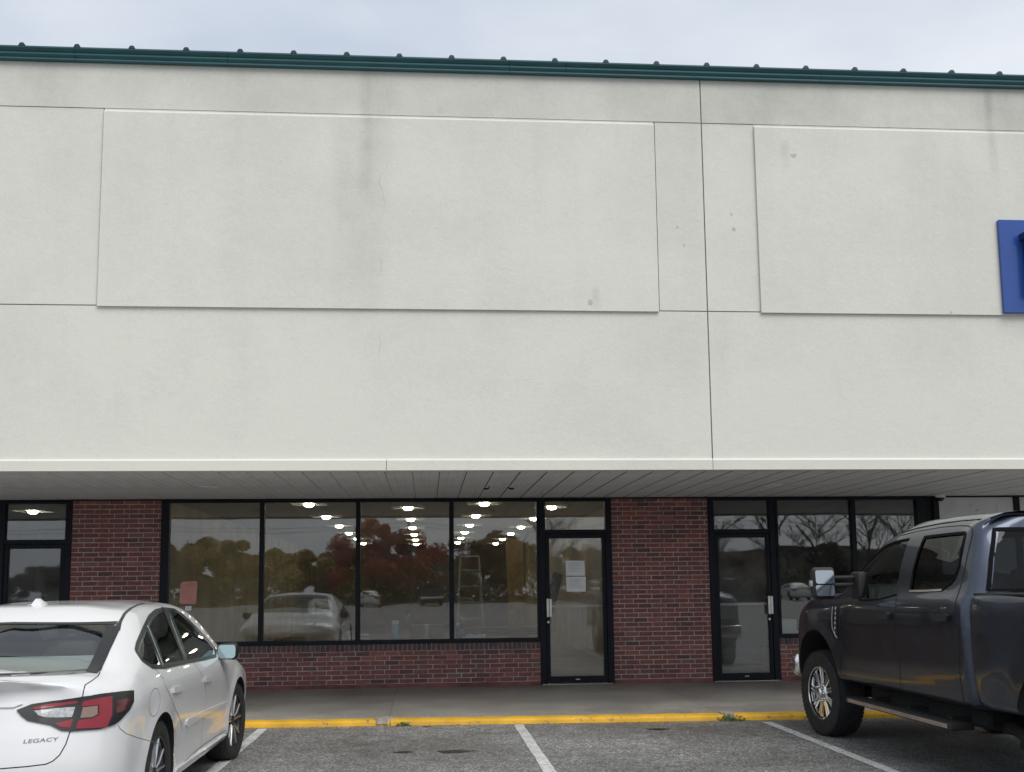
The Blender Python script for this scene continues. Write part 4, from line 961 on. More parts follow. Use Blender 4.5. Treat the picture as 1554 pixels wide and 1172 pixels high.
# badge letters
tv, tf = text_mesh('LEGACY'); w_ = max(v.x for v in tv); hh = max(v.y for v in tv); vs = []
for v in tv:
    u, q = v.x/w_, v.y/hh; h = skin.px(T1((148+230*u+8*q, 985-18*u-25*q))[0]); vs.append(h[0]+h[1]*.004)
b = bmesh.new(); VV = [b.verts.new(v) for v in vs]
for f in tf: b.faces.new([VV[i] for i in f])
bmesh.ops.recalc_face_normals(b, faces=b.faces); link('badge_lettering', bm_mesh(b, 'badge', [M['greyseam']]), sedan)
# number plate recess on the deck lid face
skin.patch('plate_garnish', [(-.36, .868), (0, .870), (.36, .868), (.40, .885), (0, .892), (-.40, .885)], M['carwhite'], how='rear', off=.012, thick=.02, mirror=False)
skin.patch('number_plate', [(-.155, .705), (.155, .705), (.155, .845), (-.155, .845)], M['paper'], how='rear', off=.008, mirror=False)
# handles, side moulding, mirrors, aerial, wiper line
for q in (T2((350, 620), (405, 606), (412, 632), (385, 652), (355, 655)), T2((558, 552), (602, 545), (605, 572), (582, 582), (562, 585))):
    skin.patch('door_handle', q, M['carwhite'], off=.014, thick=.02, step=2)
skin.patch('side_moulding', T2((440, 838), (450, 822), (560, 768), (705, 709), (706, 724), (570, 800), (465, 868), (446, 878), (438, 862)), M['carwhite'], off=.009, thick=.012, step=2.5)
skin.patch('side_sill', [(.46, .20), (2.30, .20), (2.30, .275), (.46, .29)], M['carwhite'], how='side', off=.018, thick=.03)
for sg in (1, -1):
    m_ = bpy.data.objects.new('door_mirror', None); C.objects.link(m_); m_.parent = sedan; m_.location = (sg*.94, 2.05, .985)
    b = MB().box(-.092, .092, -.03, .12, -.072, .072, .042, 4)
    for v in b.b.verts: v.co.z *= (1-.12*(v.co.x*sg < 0)); v.co.x *= (.86 if v.co.y > .05 else 1)
    b.build('mirror_housing', M['trim'], m_, 50, local=1)
    b = MB().box(-.072, .074, -.003, .003, -.056, .055, .0)
    es = [e for e in b.b.edges if abs((e.verts[0].co-e.verts[1].co).y) > .004]; bmesh.ops.bevel(b.b, geom=es, offset=.03, segments=4, affect='EDGES', profile=.5)
    g_ = b.build('mirror_glass', M['mirror'], m_, local=1); g_.rotation_euler = (math.radians(-8), 0, math.radians(sg*1)); g_.location = (0, -.041, 0)
    MB().tube([(-.10*sg, .05, -.03), (-.17*sg, .06, -.07)], .025, 8).build('mirror_stalk', M['trim'], m_, 40, local=1)
h = skin.px((57, 935))[0]
b = MB(); base = [(-.035, -.09), (.035, -.09), (.045, -.02), (.03, .07), (-.03, .07), (-.045, -.02)]
A = [b.b.verts.new((u, v, -.01)) for u, v in base]; B_ = [b.b.verts.new((u*.75, v*.85, .014)) for u, v in base]; Cc = [b.b.verts.new(p) for p in ((-.010, -.072, .038), (.010, -.072, .038), (.012, -.045, .039), (.006, .03, .022), (-.006, .03, .022), (-.012, -.045, .039))]
for P, Q in ((A, B_), (B_, Cc)):
    for k in range(6): b.b.faces.new((P[k], P[(k+1) % 6], Q[(k+1) % 6], Q[k]))
b.b.faces.new(Cc); o = b.build('aerial_fin', M['carwhite'], sedan, 45, local=1); o.location = (0, .38, skin.top((0, .38))[0].z)
# front end, seen only mirrored in the shop glass
skin.patch('windscreen', [(-.60, 1.80), (0, 1.84), (.60, 1.80), (.68, 2.1), (.755, 2.52), (.40, 2.60), (0, 2.62), (-.40, 2.60), (-.755, 2.52), (-.68, 2.1)], M['frontglass'], how='top', mirror=False, step=.05)
skin.patch('head_lamp', [(.40, .60), (.66, .66), (.74, .645), (.70, .56), (.50, .545)], M['headlens'], how='front', off=.006)
skin.patch('grille', [(-.36, .42), (.36, .42), (.40, .54), (.33, .625), (-.33, .625), (-.40, .54)], M['trim'], how='front', off=.006, mirror=False)
skin.patch('lower_intake', [(-.5, .27), (.5, .27), (.52, .36), (-.52, .36)], M['plast'], how='front', off=.005, mirror=False)
skin.ribbon('bonnet_gap', [(.62, 2.62), (.66, 2.9), (.60, 3.3), (.46, 3.5)], .006, M['greyseam'], how='top')

# ================================================================== dark pickup truck (nose to the building, left side towards us)
TX, TY = 4.885, 6.34
FA = 4.06
truck = thing('pickup_truck', 'dark blue grey crew cab pickup truck with chrome wheels and towing mirrors', 'truck', (TX, TY, 0))
def low(zb, a=1.0): return [(0, zb), (.80*a, zb), (.955*a, zb+.045), (.985*a, zb+.19), (1.0*a, 1.0), (1.008*a, 1.16)]
cab = [
  [V((0, 1.075, z)) for z in (.58, .60, .64, .80, 1.0, 1.18, 1.39)]+[V((0, y, z)) for y, z in ((1.115, 1.65), (1.155, 1.87), (1.17, 1.925), (1.18, 1.94))],
  [V(p) for p in ((0, 1.075, .57), (.5, 1.075, .59), (.55, 1.07, .64), (.56, 1.07, .80), (.56, 1.07, 1.0), (.56, 1.07, 1.18), (.55, 1.075, 1.39), (.5, 1.115, 1.66), (.45, 1.16, 1.875), (.40, 1.175, 1.935), (0, 1.19, 1.95))],
  [V(p) for p in ((0, 1.08, .565), (.78, 1.08, .58), (.92, 1.08, .63), (.945, 1.08, .79), (.955, 1.08, 1.0), (.955, 1.08, 1.18), (.915, 1.085, 1.39), (.825, 1.125, 1.66), (.725, 1.175, 1.865), (.66, 1.20, 1.925), (0, 1.22, 1.96))],
  [V(p) for p in ((0, 1.11, .56), (.80, 1.11, .57), (.95, 1.11, .62), (.978, 1.11, .77), (.99, 1.11, 1.0), (.992, 1.11, 1.18), (.95, 1.115, 1.395), (.862, 1.155, 1.66), (.757, 1.205, 1.88), (.675, 1.24, 1.945), (0, 1.26, 1.975))],
  mk(1.22, low(.555)+[(.965, 1.40), (.877, 1.66), (.765, 1.893), (.68, 1.955), (0, 1.985)]),
  mk(1.45, low(.555)+[(.966, 1.395), (.879, 1.66), (.768, 1.898), (.685, 1.96), (0, 1.992)]),
  mk(2.05, low(.555)+[(.967, 1.385), (.88, 1.66), (.77, 1.91), (.69, 1.97), (0, 2.005)]),
  mk(2.55, low(.555)+[(.968, 1.375), (.883, 1.65), (.775, 1.895), (.695, 1.955), (0, 1.99)]),
  mk(2.95, low(.555)+[(.97, 1.36), (.895, 1.58), (.80, 1.785), (.725, 1.845), (0, 1.885)]),
  mk(3.33, low(.555)+[(.97, 1.345), (.925, 1.45), (.85, 1.575), (.78, 1.615), (0, 1.655)]),
  mk(3.60, low(.56)+[(.968, 1.325), (.94, 1.37), (.88, 1.40), (.80, 1.425), (0, 1.45)]),
  mk(4.06, low(.60)+[(.965, 1.305), (.93, 1.345), (.86, 1.365), (.70, 1.40), (0, 1.425)]),
  mk(4.50, [(0, .50), (.80, .50), (.945, .56), (.985, .74), (.995, .98), (.99, 1.12), (.945, 1.265), (.90, 1.30), (.83, 1.325), (.66, 1.36), (0, 1.375)]),
  [V(p) for p in ((0, 4.72, .42), (.78, 4.70, .42), (.91, 4.69, .48), (.95, 4.69, .66), (.955, 4.69, .90), (.945, 4.685, 1.06), (.90, 4.68, 1.20), (.85, 4.67, 1.25), (.77, 4.67, 1.275), (.54, 4.68, 1.305), (0, 4.70, 1.32))],
  [V(p) for p in ((0, 4.80, .42), (.48, 4.80, .43), (.53, 4.80, .50), (.54, 4.80, .66), (.54, 4.80, .88), (.54, 4.795, 1.02), (.52, 4.785, 1.12), (.49, 4.775, 1.17), (.44, 4.77, 1.20), (.3, 4.77, 1.225), (0, 4.77, 1.24))],
  [V((0, 4.83, z)) for z in (.43, .45, .52, .66, .86, .98, 1.06, 1.10, 1.13, 1.15, 1.17)],
]

for stn in cab:
    p, q = stn[6], stn[7]
    hi = stn[6].copy(); lo = stn[6].copy()
    f = 1.0 if p.x > .3 else (p.x/.3)
    lo.z -= .035; lo.x += .022*f; hi.z += .012; hi.x -= .012*f
    stn[6:7] = [lo, hi]
gridt = loft(cab, [4, 4, 4, 4, 4, 7, 6, 6, 6, 6, 7, 7, 5, 4, 4], [3, 4, 4, 5, 4, 5, 3, 7, 7, 5, 6])
TWZ, TWR = .415, .415
bmc = grid_to_bm(gridt, flare(((FA, TWZ+.03),), .56, .74, .022, 1.25))
tsk = Skin(bmc, truck); tsk.rear = lambda p: tsk.front(p, -1)
cutl = [cyl_mesh(.535, sg*.55, sg*1.3, FA, TWZ+.085, M['well']) for sg in (1, -1)]
cutl += [box_mesh(sg*.55, sg*1.3, FA-.49, FA+.49, .2, TWZ+.06, M['well'], 0) if sg > 0 else box_mesh(-1.3, -.55, FA-.49, FA+.49, .2, TWZ+.06, M['well'], 0) for sg in (1, -1)]
Z3 = lambda *p: [(1200+a/4.183, 840+b_/4.183) for a, b_ in p]
Z6 = lambda *p: [(1260+a/5.327, 780+b_/5.327) for a, b_ in p]
Z4 = lambda *p: [(1370+a/5.859, 760+b_/5.859) for a, b_ in p]
Z5 = lambda *p: [(1370+a/5.054, 940+b_/5.054) for a, b_ in p]
TG = (('front_door_glass', Z6((640, 207), (560, 500), (538, 575), (545, 640), (400, 680), (240, 690), (238, 470), (300, 395), (380, 318), (440, 268), (505, 238), (570, 220))), ('rear_door_glass', Z6((765, 190), (1000, 165), (1092, 157), (1062, 300), (1038, 430), (1005, 520), (975, 560), (905, 608), (650, 618), (672, 470), (712, 320))))
cutl.append(cavity(tsk.bvh, 1.19, 3.46, .80, .075, .06, M['cabin']))
for nm, q in TG:
    yz = shrink(side_yz(tsk, q), .006)
    for sg in (1, -1): cutl.append(prism_mesh(yz, 0, sg*.4, sg*1.3, M['seal']))
cutl.append(prism_mesh([(-.80, 1.44), (.80, 1.44), (.74, 1.66), (.665, 1.86), (-.665, 1.86), (-.74, 1.66)], 1, .9, 1.4, M['seal']))
cutl.append(prism_mesh([(-.64, 2.78), (.64, 2.78), (.74, 3.10), (.80, 3.44), (-.80, 3.44), (-.74, 3.10)], 2, 1.40, 2.3, M['seal']))
link('cab', cut(bm_mesh(bmc, 'cab', [M['carblue'], M['well'], M['cabin'], M['seal']], 38), cutl, 38), truck)
for sx in (-.45, .45): seat(truck, sx, 2.42, .72, .55, .72)
seat(truck, 0, 1.60, .74, 1.5, .66)
MB().tube([(-.45+.19*math.cos(a*math.pi/10), 2.98-.08*math.sin(a*math.pi/10), 1.32+.17*math.sin(a*math.pi/10)) for a in range(21)], .015, 6).build('steering_wheel', M['trim'], truck, 40, local=1)
MB().box(-.82, .82, 3.08, 3.45, .85, 1.33, .06, 3).build('dashboard', M['trim'], truck, 40, local=1)
# load bed: outer skin, hollowed from above
bs = lambda y, a=1.0, zb=.60: mk(y, [(0, zb), (.80, zb), (.955*a, zb+.03), (.988*a, zb+.18), (1.0*a, 1.0), (1.0*a, 1.18), (.992*a, 1.33), (.975*a, 1.385), (.94*a, 1.40), (.5, 1.40), (0, 1.40)])
bed = [[V((0, 1.045, p.z)) for p in bs(0)], bs(1.045, .55), bs(1.045, .985), bs(1.02), bs(.3), bs(-.3), bs(-1.0), bs(-1.17), bs(-1.20, .985), bs(-1.20, .55), [V((0, -1.20, p.z)) for p in bs(0)]]
gb = loft(bed, [2, 2, 2, 10, 9, 10, 4, 2, 2, 2], [3, 4, 4, 5, 4, 5, 3, 3, 4, 4])
bmbd = grid_to_bm(gb, flare(((0, TWZ),), .52, .68, .02, 1.2)); bsk = Skin(bmbd, truck)
cutl = [box_mesh(-.90, .90, -1.13, .98, .78, 2.0, M['plast'], .03)]+[cyl_mesh(.50, sg*.62, sg*1.3, 0, TWZ+.07, M['well']) for sg in (1, -1)]
for sg in (1, -1): cutl.append(box_mesh(min(sg*.62, sg*1.3), max(sg*.62, sg*1.3), -.46, .46, .2, TWZ+.06, M['well'], 0))
link('load_bed', cut(bm_mesh(bmbd, 'bed', [M['carblue'], M['well'], M['plast']], 38), cutl, 38), truck)
b = MB()
for sg in (1, -1): b.box(min(sg*.885, sg*.975), max(sg*.885, sg*.975), -1.17, 1.0, 1.395, 1.412, .006, 2)
b.build('bed_rail_cap', M['plast'], truck, 40, local=1)
b = MB().box(-.99, .99, -1.33, -1.22, .56, .74, .03, 3); b.build('rear_bumper', M['chrome'], truck, 40, local=1)
b = MB().box(-.96, .96, 4.80, 4.95, .52, .76, .05, 3); b.build('front_bumper', M['chrome'], truck, 40, local=1)
for sg in (1, -1):
    MB().box(min(sg*.80, sg*.93), max(sg*.80, sg*.93), -1.215, -1.18, .86, 1.28, .015, 2).build('tail_lamp', M['redlens'], truck, 40, local=1)
    MB().box(min(sg*.56, sg*.90), max(sg*.56, sg*.90), 4.70, 4.825, .86, 1.12, .03, 3).build('head_lamp', M['headlens'], truck, 40, local=1)
b = MB().box(-.54, .54, 4.80, 4.855, .82, 1.16, .02, 2); b.build('grille', M['chrome'], truck, 40, local=1)
for y in (0, FA):
    for sg in (1, -1): wheel(truck, sg*.865, y, TWZ, TWR, .285, .245, 'truck', sg, .10 if y else 0)
# chassis, axles, exhaust
b = MB().box(-.48, -.36, -1.15, 4.7, .46, .60).box(.36, .48, -1.15, 4.7, .46, .60).tube([(-.8, 0, TWZ), (.8, 0, TWZ)], .06, 12).tube([(-.8, FA, TWZ), (.8, FA, TWZ)], .055, 12).lathe([(.001, -.16), (.14, -.12), (.14, .12), (.001, .16)], 16, 'y', (0, 0, TWZ)).box(-.75, .75, 1.3, 3.4, .40, .56, .03)
b.build('chassis', M['well'], truck, 40, local=1)
MB().tube([(-.55, 2.9, .45), (-.6, 1.2, .42), (-.74, .75, .40), (-.86, .62, .395)], .05, 12).build('exhaust_pipe', M['well'], truck, 40, local=1)
for sg in (1, -1): MB().box(min(sg*.93, sg*.62), max(sg*.93, sg*.62), -.57, -.55, .25, .62).build('mud_flap', M['plast'], truck, local=1)
def mirror_px(sk, nm, q, mat, **kw):          # traced on the left side, repeated on the right
    return sk.patch(nm, q, mat, **kw)
for (nm, q), gm in zip(TG, (M['frontglass'], M['carglass2'])): tsk.patch(nm, q, gm, off=-.004, thick=.004)
tsk.ribbon('window_seal', Z6((640, 205), (570, 217), (505, 235), (440, 265), (380, 314), (300, 391), (238, 462), (236, 690), (240, 700)), .022, M['seal'], off=.004)
tsk.ribbon('window_seal', Z6((650, 620), (672, 470), (712, 320), (763, 190), (1000, 163), (1093, 155), (1064, 300), (1040, 430), (1006, 522), (976, 562), (906, 612)), .026, M['seal'], off=.006)
tsk.ribbon('belt_strip', Z6((645, 626), (760, 626), (905, 618)), .016, M['step'], off=.007)
tsk.ribbon('belt_strip', Z6((245, 700), (400, 690), (540, 652)), .016, M['seal'], off=.007)
tsk.ribbon('roof_ditch', Z6((490, 193), (560, 160), (700, 118), (900, 78), (1100, 52))+Z4((560, 178), (700, 165)), .016, M['seal'], off=.003)
tsk.ribbon('door_gap', Z6((540, 650), (523, 780), (518, 960), (520, 1165))+Z3((692, 660), (700, 870)), .010, M['seam'])
tsk.ribbon('door_gap', Z6((505, 192), (700, 142), (900, 108), (1060, 95), (1115, 98), (1148, 115), (1150, 170), (1110, 330), (1062, 560), (1020, 690), (1004, 745), (1004, 900))+Z5((425, 60), (435, 390), (462, 600), (470, 645)), .012, M['seam'])
tsk.ribbon('door_gap', Z3((305, 335), (318, 420), (330, 560), (318, 700), (312, 795)), .010, M['seam'])
for q in (Z6((395, 800), (480, 795), (490, 812), (488, 852), (440, 858), (395, 840)), Z6((838, 806), (955, 808), (966, 822), (962, 868), (900, 872), (850, 858))):
    mirror_px(tsk, 'door_handle', q, M['plast'], off=.028, thick=.034, step=2.5)
# fender vent with chrome frame
mirror_px(tsk, 'fender_vent', Z3((268, 335), (303, 335), (300, 440), (302, 545), (280, 535), (266, 470)), M['trim'], off=.004, step=2)
for q in ((268, 338, 274, 345), (266, 380, 272, 470), (270, 470, 290, 530)): pass
tsk.ribbon('vent_trim', Z3((271, 340), (266, 400), (268, 470), (284, 515), (300, 535)), .016, M['silver'], off=.009)
for k in range(6): 
    y0 = 340+k*31; tsk.ribbon('vent_trim', Z3((292-k*1.2, y0), (288-k*1.2, y0+17)), .024, M['silver'], off=.009)
# rear window of the cab and high stop lamp
mirror_px(tsk, 'rear_window', [(-.825, 1.425), (.825, 1.425), (.765, 1.66), (.69, 1.875), (-.69, 1.875), (-.765, 1.66)], M['carglass2'], how='rear', off=.001, mirror=False, step=.06)
for sg in (1, -1): tsk.ribbon('window_gap', [(.2*sg, 1.43), (.2*sg, 1.865)], .016, M['trim'], how='rear', off=.006, mirror=False)
wo_ = [(-.825, 1.425), (.825, 1.425), (.765, 1.66), (.69, 1.875), (-.69, 1.875), (-.765, 1.66)]
tsk.ribbon('rear_window_seal', wo_, .03, M['seal'], how='rear', off=.007, mirror=False, closed=True)
h = tsk.top((0, 1.36))[0]
MB().box(-.20, .20, 1.30, 1.42, h.z-.02, h.z+.035, .012, 2).build('stop_lamp', M['plast'], truck, 40, local=1)
mirror_px(tsk, 'windscreen', [(-.70, 2.72), (0, 2.66), (.70, 2.72), (.80, 3.10), (.87, 3.50), (0, 3.56), (-.87, 3.50), (-.80, 3.10)], M['frontglass'], how='top', mirror=False, step=.06)
# running boards
for sg in (1, -1):
    rb = bpy.data.objects.new('running_board', None); C.objects.link(rb); rb.parent = truck
    x0, x1 = sg*.86, sg*1.045
    MB().box(min(x0, x1), max(x0, x1), 1.30, 3.28, .405, .455, .012, 2).build('tread_plate', M['plast'], rb, 40, local=1)
    MB().box(sg*1.045-.004, sg*1.045+.006, 1.36, 3.22, .415, .447, .003).build('step_edge', M['step'], rb, local=1)
    for y in (1.6, 2.3, 3.0): MB().box(min(sg*.5, sg*.9), max(sg*.5, sg*.9), y-.04, y+.04, .43, .47).build('bracket', M['plast'], rb, local=1)
# towing mirrors
pm = [onY(1200+a/4.183, 840+b_/4.183, 9.42) for a, b_ in ((132, 88), (277, 92), (277, 290), (132, 285))]
mxl = (pm[0].x+pm[1].x)/2-TX; mw = (pm[1].x-pm[0].x); mzc = (pm[0].z+pm[2].z)/2; mh = pm[0].z-pm[2].z; my = 9.42-TY
for sg in (1, -1):
    tm = bpy.data.objects.new('towing_mirror', None); C.objects.link(tm); tm.parent = truck; tm.location = (-mxl*sg if sg > 0 else mxl, my, mzc)
    b = MB().box(-mw/2, mw/2, -.02, .13, -mh/2, mh/2, .035, 4); 
    for v in b.b.verts:
        if v.co.y > .06: v.co.x *= .82; v.co.z *= .86
    b.build('mirror_housing', M['plast'], tm, 45, local=1)
    for z0, z1 in ((-.02, .40), (-.40, -.06)):
        zc = (z0+z1)/2*mh; b = MB().box(-mw*.40, mw*.40, -.004, .004, z0*mh-zc, z1*mh-zc)
        es = [e for e in b.b.edges if abs((e.verts[0].co-e.verts[1].co).y) > .004]; bmesh.ops.bevel(b.b, geom=es, offset=.02, segments=3, affect='EDGES', profile=.5)
        g_ = b.build('mirror_glass', M['greymirror'], tm, local=1); g_.rotation_euler = (math.radians(-8), 0, math.radians(sg*1)); g_.location = (0, -.031, zc)
    MB().box(sg*mw*.5-.012, sg*mw*.5+.012, .0, .06, -.03*1, .025, .006, 2).build('marker_lamp', M['clearlens'], tm, 40, local=1)
    b = MB()
    for dz in (-.015, .05): b.box(min(-sg*.36, -sg*mw*.45), max(-sg*.36, -sg*mw*.45), .02, .09, dz-.016, dz+.016, .01, 2)
    b.box(min(-sg*.40, -sg*.30), max(-sg*.40, -sg*.30), -.06, .14, -.16, .10, .03, 2)
    b.build('mirror_arm', M['plast'], tm, 40, local=1)

# ================================================================== small things on the building
# recessed downlights and a stripped fitting in the soffit
for (px, py), lab in (((318, 738), 'round recessed soffit light above the wide window'), ((1172, 736), 'round recessed soffit light above the right glass door')):
    p = onZ(px, py, SOF); t = thing('soffit_light', lab, 'light', (p.x, p.y, SOF), 'recessed lights in the soffit')
    MB().lathe([(.13, -.004), (.125, -.016), (.10, -.018), (.096, .0)], 28, 'z', cap=False).build('trim_ring', M['lightdim'], t, 30, local=1)
    MB().lathe([(.097, -.004), (.07, .03), (.001, .04)], 24, 'z').build('recess', M['plaster'], t, 30, local=1)
p = onZ(757, 737, SOF); t = thing('stripped_fitting', 'stripped light fitting with two loose wire ends under the soffit', 'fitting', (p.x, p.y, SOF))
MB().box(-.17, .17, -.012, .012, -.012, .002, .003).build('strap', M['alu'], t, local=1)
for sx in (-1, 1): MB().tube([(sx*.12, 0, -.01), (sx*.13, .01, -.035), (sx*.16, -.01, -.045), (sx*.19, 0, -.04)], .011, 6).build('wire_end', M['black'], t, 40, local=1)
p = onY(1428, 757, D-.10); t = thing('security_camera', 'small dome security camera under the soffit at the white boards', 'camera', (p.x, D-.08, SOF))
MB().lathe([(.075, 0), (.075, -.03), (.066, -.036)], 24, 'z').build('base', M['plas_w'], t, 30, local=1); MB().lathe([(.062, -.034), (.055, -.06), (.035, -.082), (.001, -.09)], 24, 'z').build('dome', M['trim'], t, 60, local=1)
# blue sign at the right
p0, p1 = onY(1514, 334, DF-.06), onY(1522, 475, DF-.06)
t = thing('blue_sign', 'blue sign board with raised letter on the right of the fascia', 'sign', (p0.x, DF-.030, p1.z))
MB().box(0, 3.2, -.045, 0, 0, p0.z-p1.z, .004).build('board', M['blue'], t, local=1)
le = thing_part = bpy.data.objects.new('raised_letter', None); C.objects.link(le); le.parent = t
MB().prism([(.27, .19), (.62, .19), (.62, .95), (.27, .95), (.235, .93), (.235, .86), (.27, .84)], 1, -.17, -.046).build('letter_return', M['bluedark'], le, local=1)
MB().prism([(.285, .205), (.605, .205), (.605, .935), (.275, .935), (.25, .925), (.25, .87), (.285, .85)], 1, -.176, -.171).build('letter_face', M['signwhite'], le, local=1)
# weather-stained slip below the board edge
# ------------------------------------------------------------------ ceiling lights in the shops
def make_light():
    t = thing('ceiling_light', 'lit square ceiling light', 'light', (0, 0, 0))
    MB().box(-.268, .268, -.268, .268, -.008, -.002).build('reflector', M['lightdim'], t, local=1)
    b = MB().box(-.30, .30, -.30, -.27, -.015, 0).box(-.30, .30, .27, .30, -.015, 0).box(-.30, -.27, -.27, .27, -.015, 0).box(.27, .30, -.27, .27, -.015, 0); b.build('housing', M['lightdim'], t, local=1)
    MB().lathe([(.088, -.010), (.086, -.03), (.07, -.05), (.035, -.062), (.001, -.065)], 20, 'z').build('lens', M['light'], t, 60, local=1)
    return t
L0_ = make_light(); first = True
rowsl = [(-2.0, 18.2), (-.33, 19.1), (1.0, 18.2), (2.28, 19.1)]
ZC = 2.95
for r, (lx, ly) in enumerate(rowsl):
    for k in range(6):
        y = ly+k*3.15
        if y > D+24.5: continue
        o = L0_ if first else copy_tree(L0_); first = False; o.location = (lx, y, ZC)
        o['label'] = ('%s ceiling light from the glass in the row %s' % (('first', 'second', 'third', 'fourth', 'fifth', 'sixth')[k], ('along the left shop wall', 'over the cardboard box', 'over the stepladder', 'behind the noticed door')[r])); o['group'] = 'ceiling lights inside the empty shop'
p = onZ(50, 775, ZC); o = copy_tree(L0_); o.location = (p.x, p.y, ZC); o['label'] = 'lit ceiling light behind the transom of the left dark door'; o['group'] = 'ceiling light in the left shop'
# ------------------------------------------------------------------ things on the sill and inside the empty shop
def up(name, label, cat, px, py, y, build, z=.772):
    p = onY(px, py, y); t = thing(name, label, cat, (p.x, y, z)); build(t); return t
YS = D+.19
MB().box(-3.7, 1.62, D+.105, D+.30, .70, .770).build('inner_sill', M['black'], bld)
up('paper_roll', 'tall blue and white canister standing on the window sill', 'canister', 600, 970, YS, lambda t: (MB().lathe([(.05, 0), (.055, .006), (.055, .24), (.05, .25), (.001, .25)], 24, 'z').build('can', M['plas_lb'], t, 40, local=1), MB().lathe([(.056, .21), (.057, .25), (.05, .262), (.001, .262)], 24, 'z').build('lid', M['plas_w'], t, 40, local=1)))
up('white_cup', 'small white cup on the window sill', 'cup', 530, 972, YS, lambda t: (MB().lathe([(.03, 0), (.04, .09), (.042, .10), (.038, .10), (.03, .01), (.001, .01)], 20, 'z').build('cup_body', M['plas_w'], t, 40, local=1), MB().lathe([(.043, .10), (.043, .112), (.036, .118), (.001, .118)], 20, 'z').build('lid', M['plas_w'], t, 40, local=1)))
up('carton', 'small pale carton on the window sill', 'box', 552, 972, YS, lambda t: (MB().box(-.07, .07, -.04, .04, 0, .08, .003).build('carton_body', M['paper'], t, local=1), MB().box(-.065, .065, -.0405, -.0415, .025, .05).build('label_strip', M['print'], t, local=1)))
def bottle(t):
    MB().lathe([(.045, 0), (.048, .01), (.046, .11), (.025, .15), (.016, .165), (.016, .18), (.001, .18)], 20, 'z').build('bottle_body', M['plas_b'], t, 40, local=1)
    MB().box(-.03, .012, -.012, .012, .18, .215, .005).box(-.045, -.03, -.006, .006, .19, .205).build('trigger', M['plas_w'], t, local=1)
up('spray_bottle', 'blue spray bottle on the window sill', 'bottle', 696, 968, YS, bottle)
def rags(t):
    b = MB(); r = random.Random(5); n = 12
    g = [[b.b.verts.new((-.16+.32*i/n, -.05+.1*j/4, (0 if j in (0, 4) or i in (0, n) else .02+r.uniform(0, .035)))) for j in range(5)] for i in range(n+1)]
    for i in range(n):
        for j in range(4): b.b.faces.new((g[i][j], g[i+1][j], g[i+1][j+1], g[i][j+1]))
    b.build('cloth_folds', M['plas_w'], t, 70, local=1)
up('white_rag', 'crumpled white rag on the window sill by the spray bottle', 'cloth', 722, 968, YS, rags)
up('tape_strip', 'flat white tool lying on the window sill behind the first mullion', 'tool', 403, 972, YS, lambda t: (MB().box(-.12, .12, -.015, .015, 0, .012, .003).build('blade', M['plas_w'], t, local=1), MB().box(.12, .17, -.012, .012, 0, .018, .003).build('grip', M['plas_b'], t, local=1)))
# stepladder
t = thing('stepladder', 'stepladder standing open inside the empty shop', 'ladder', (.80, 19.6, .10))
for sx in (-1, 1):
    MB().tube([(sx*.28, -.35, 0), (sx*.17, 0, 1.95)], .02, 6).build('stile', M['steel'], t, local=1); MB().tube([(sx*.26, .45, 0), (sx*.16, .05, 1.95)], .016, 6).build('stile', M['steel'], t, local=1)
for k in range(6): f = (k+.8)/6.6; MB().box(-.28+.11*f, .28-.11*f, -.39+.35*f, -.31+.35*f, 1.95*f-.012, 1.95*f+.012).build('tread', M['steel'], t, local=1)
MB().box(-.19, .19, -.06, .10, 1.95, 1.98).build('top_cap', M['steel'], t, local=1)
t = thing('leaning_board', 'raw plywood board leaning upright inside the empty shop', 'board', (1.65, 19.2, .10)); o = MB().box(-.16, .16, -.01, .01, 0, 2.3).build('board_face', M['wood'], t, local=1); o.rotation_euler = (math.radians(-8), 0, .1)
t = thing('leaning_board', 'dark board leaning on the plywood inside the empty shop', 'board', (1.85, 18.4, .10)); o = MB().box(-.09, .09, -.02, .02, 0, 1.7).build('board_face', M['iwall2'], t, local=1); o.rotation_euler = (math.radians(-6), math.radians(16), 0)
t = thing('lumber_stack', 'pale lumber laid across trestles inside the empty shop', 'lumber', (1.35, 17.6, .10))
for k in range(9): MB().box(-.75+random.uniform(-.1, .1), .5+random.uniform(-.1, .1), -.15+.1*(k % 3), -.06+.1*(k % 3), .60+.05*(k//3), .60+.05*(k//3)+.042, .003).build('plank', M['wood'], t, local=1)
for sx in (-.5, .3):
    for sy in (-1, 1): MB().tube([(sx, sy*.25, 0), (sx, sy*.06, .58)], .022, 6).build('trestle_leg', M['wood'], t, local=1)
    MB().box(sx-.03, sx+.03, -.2, .2, .555, .598).build('trestle_bar', M['wood'], t, local=1)
t = thing('cardboard_box', 'closed cardboard box on the floor of the empty shop', 'box', (.0, 17.4, .10)); MB().box(-.26, .26, -.2, .2, 0, .80, .004).build('box_body', M['card'], t, local=1); MB().box(-.03, .03, -.203, .203, .4, .8035).build('tape', M['plas_w'], t, local=1)
t = thing('yellow_pole', 'yellow broom pole leaning inside the window', 'pole', (.20, 16.6, .10)); MB().tube([(0, 0, .12), (.16, .35, 1.35)], .013, 8).build('pole_shaft', M['plas_b'], t, 40, local=1); MB().box(-.15, .15, -.03, .03, 0, .13, .01).build('broom_head', M['wood'], t, local=1)
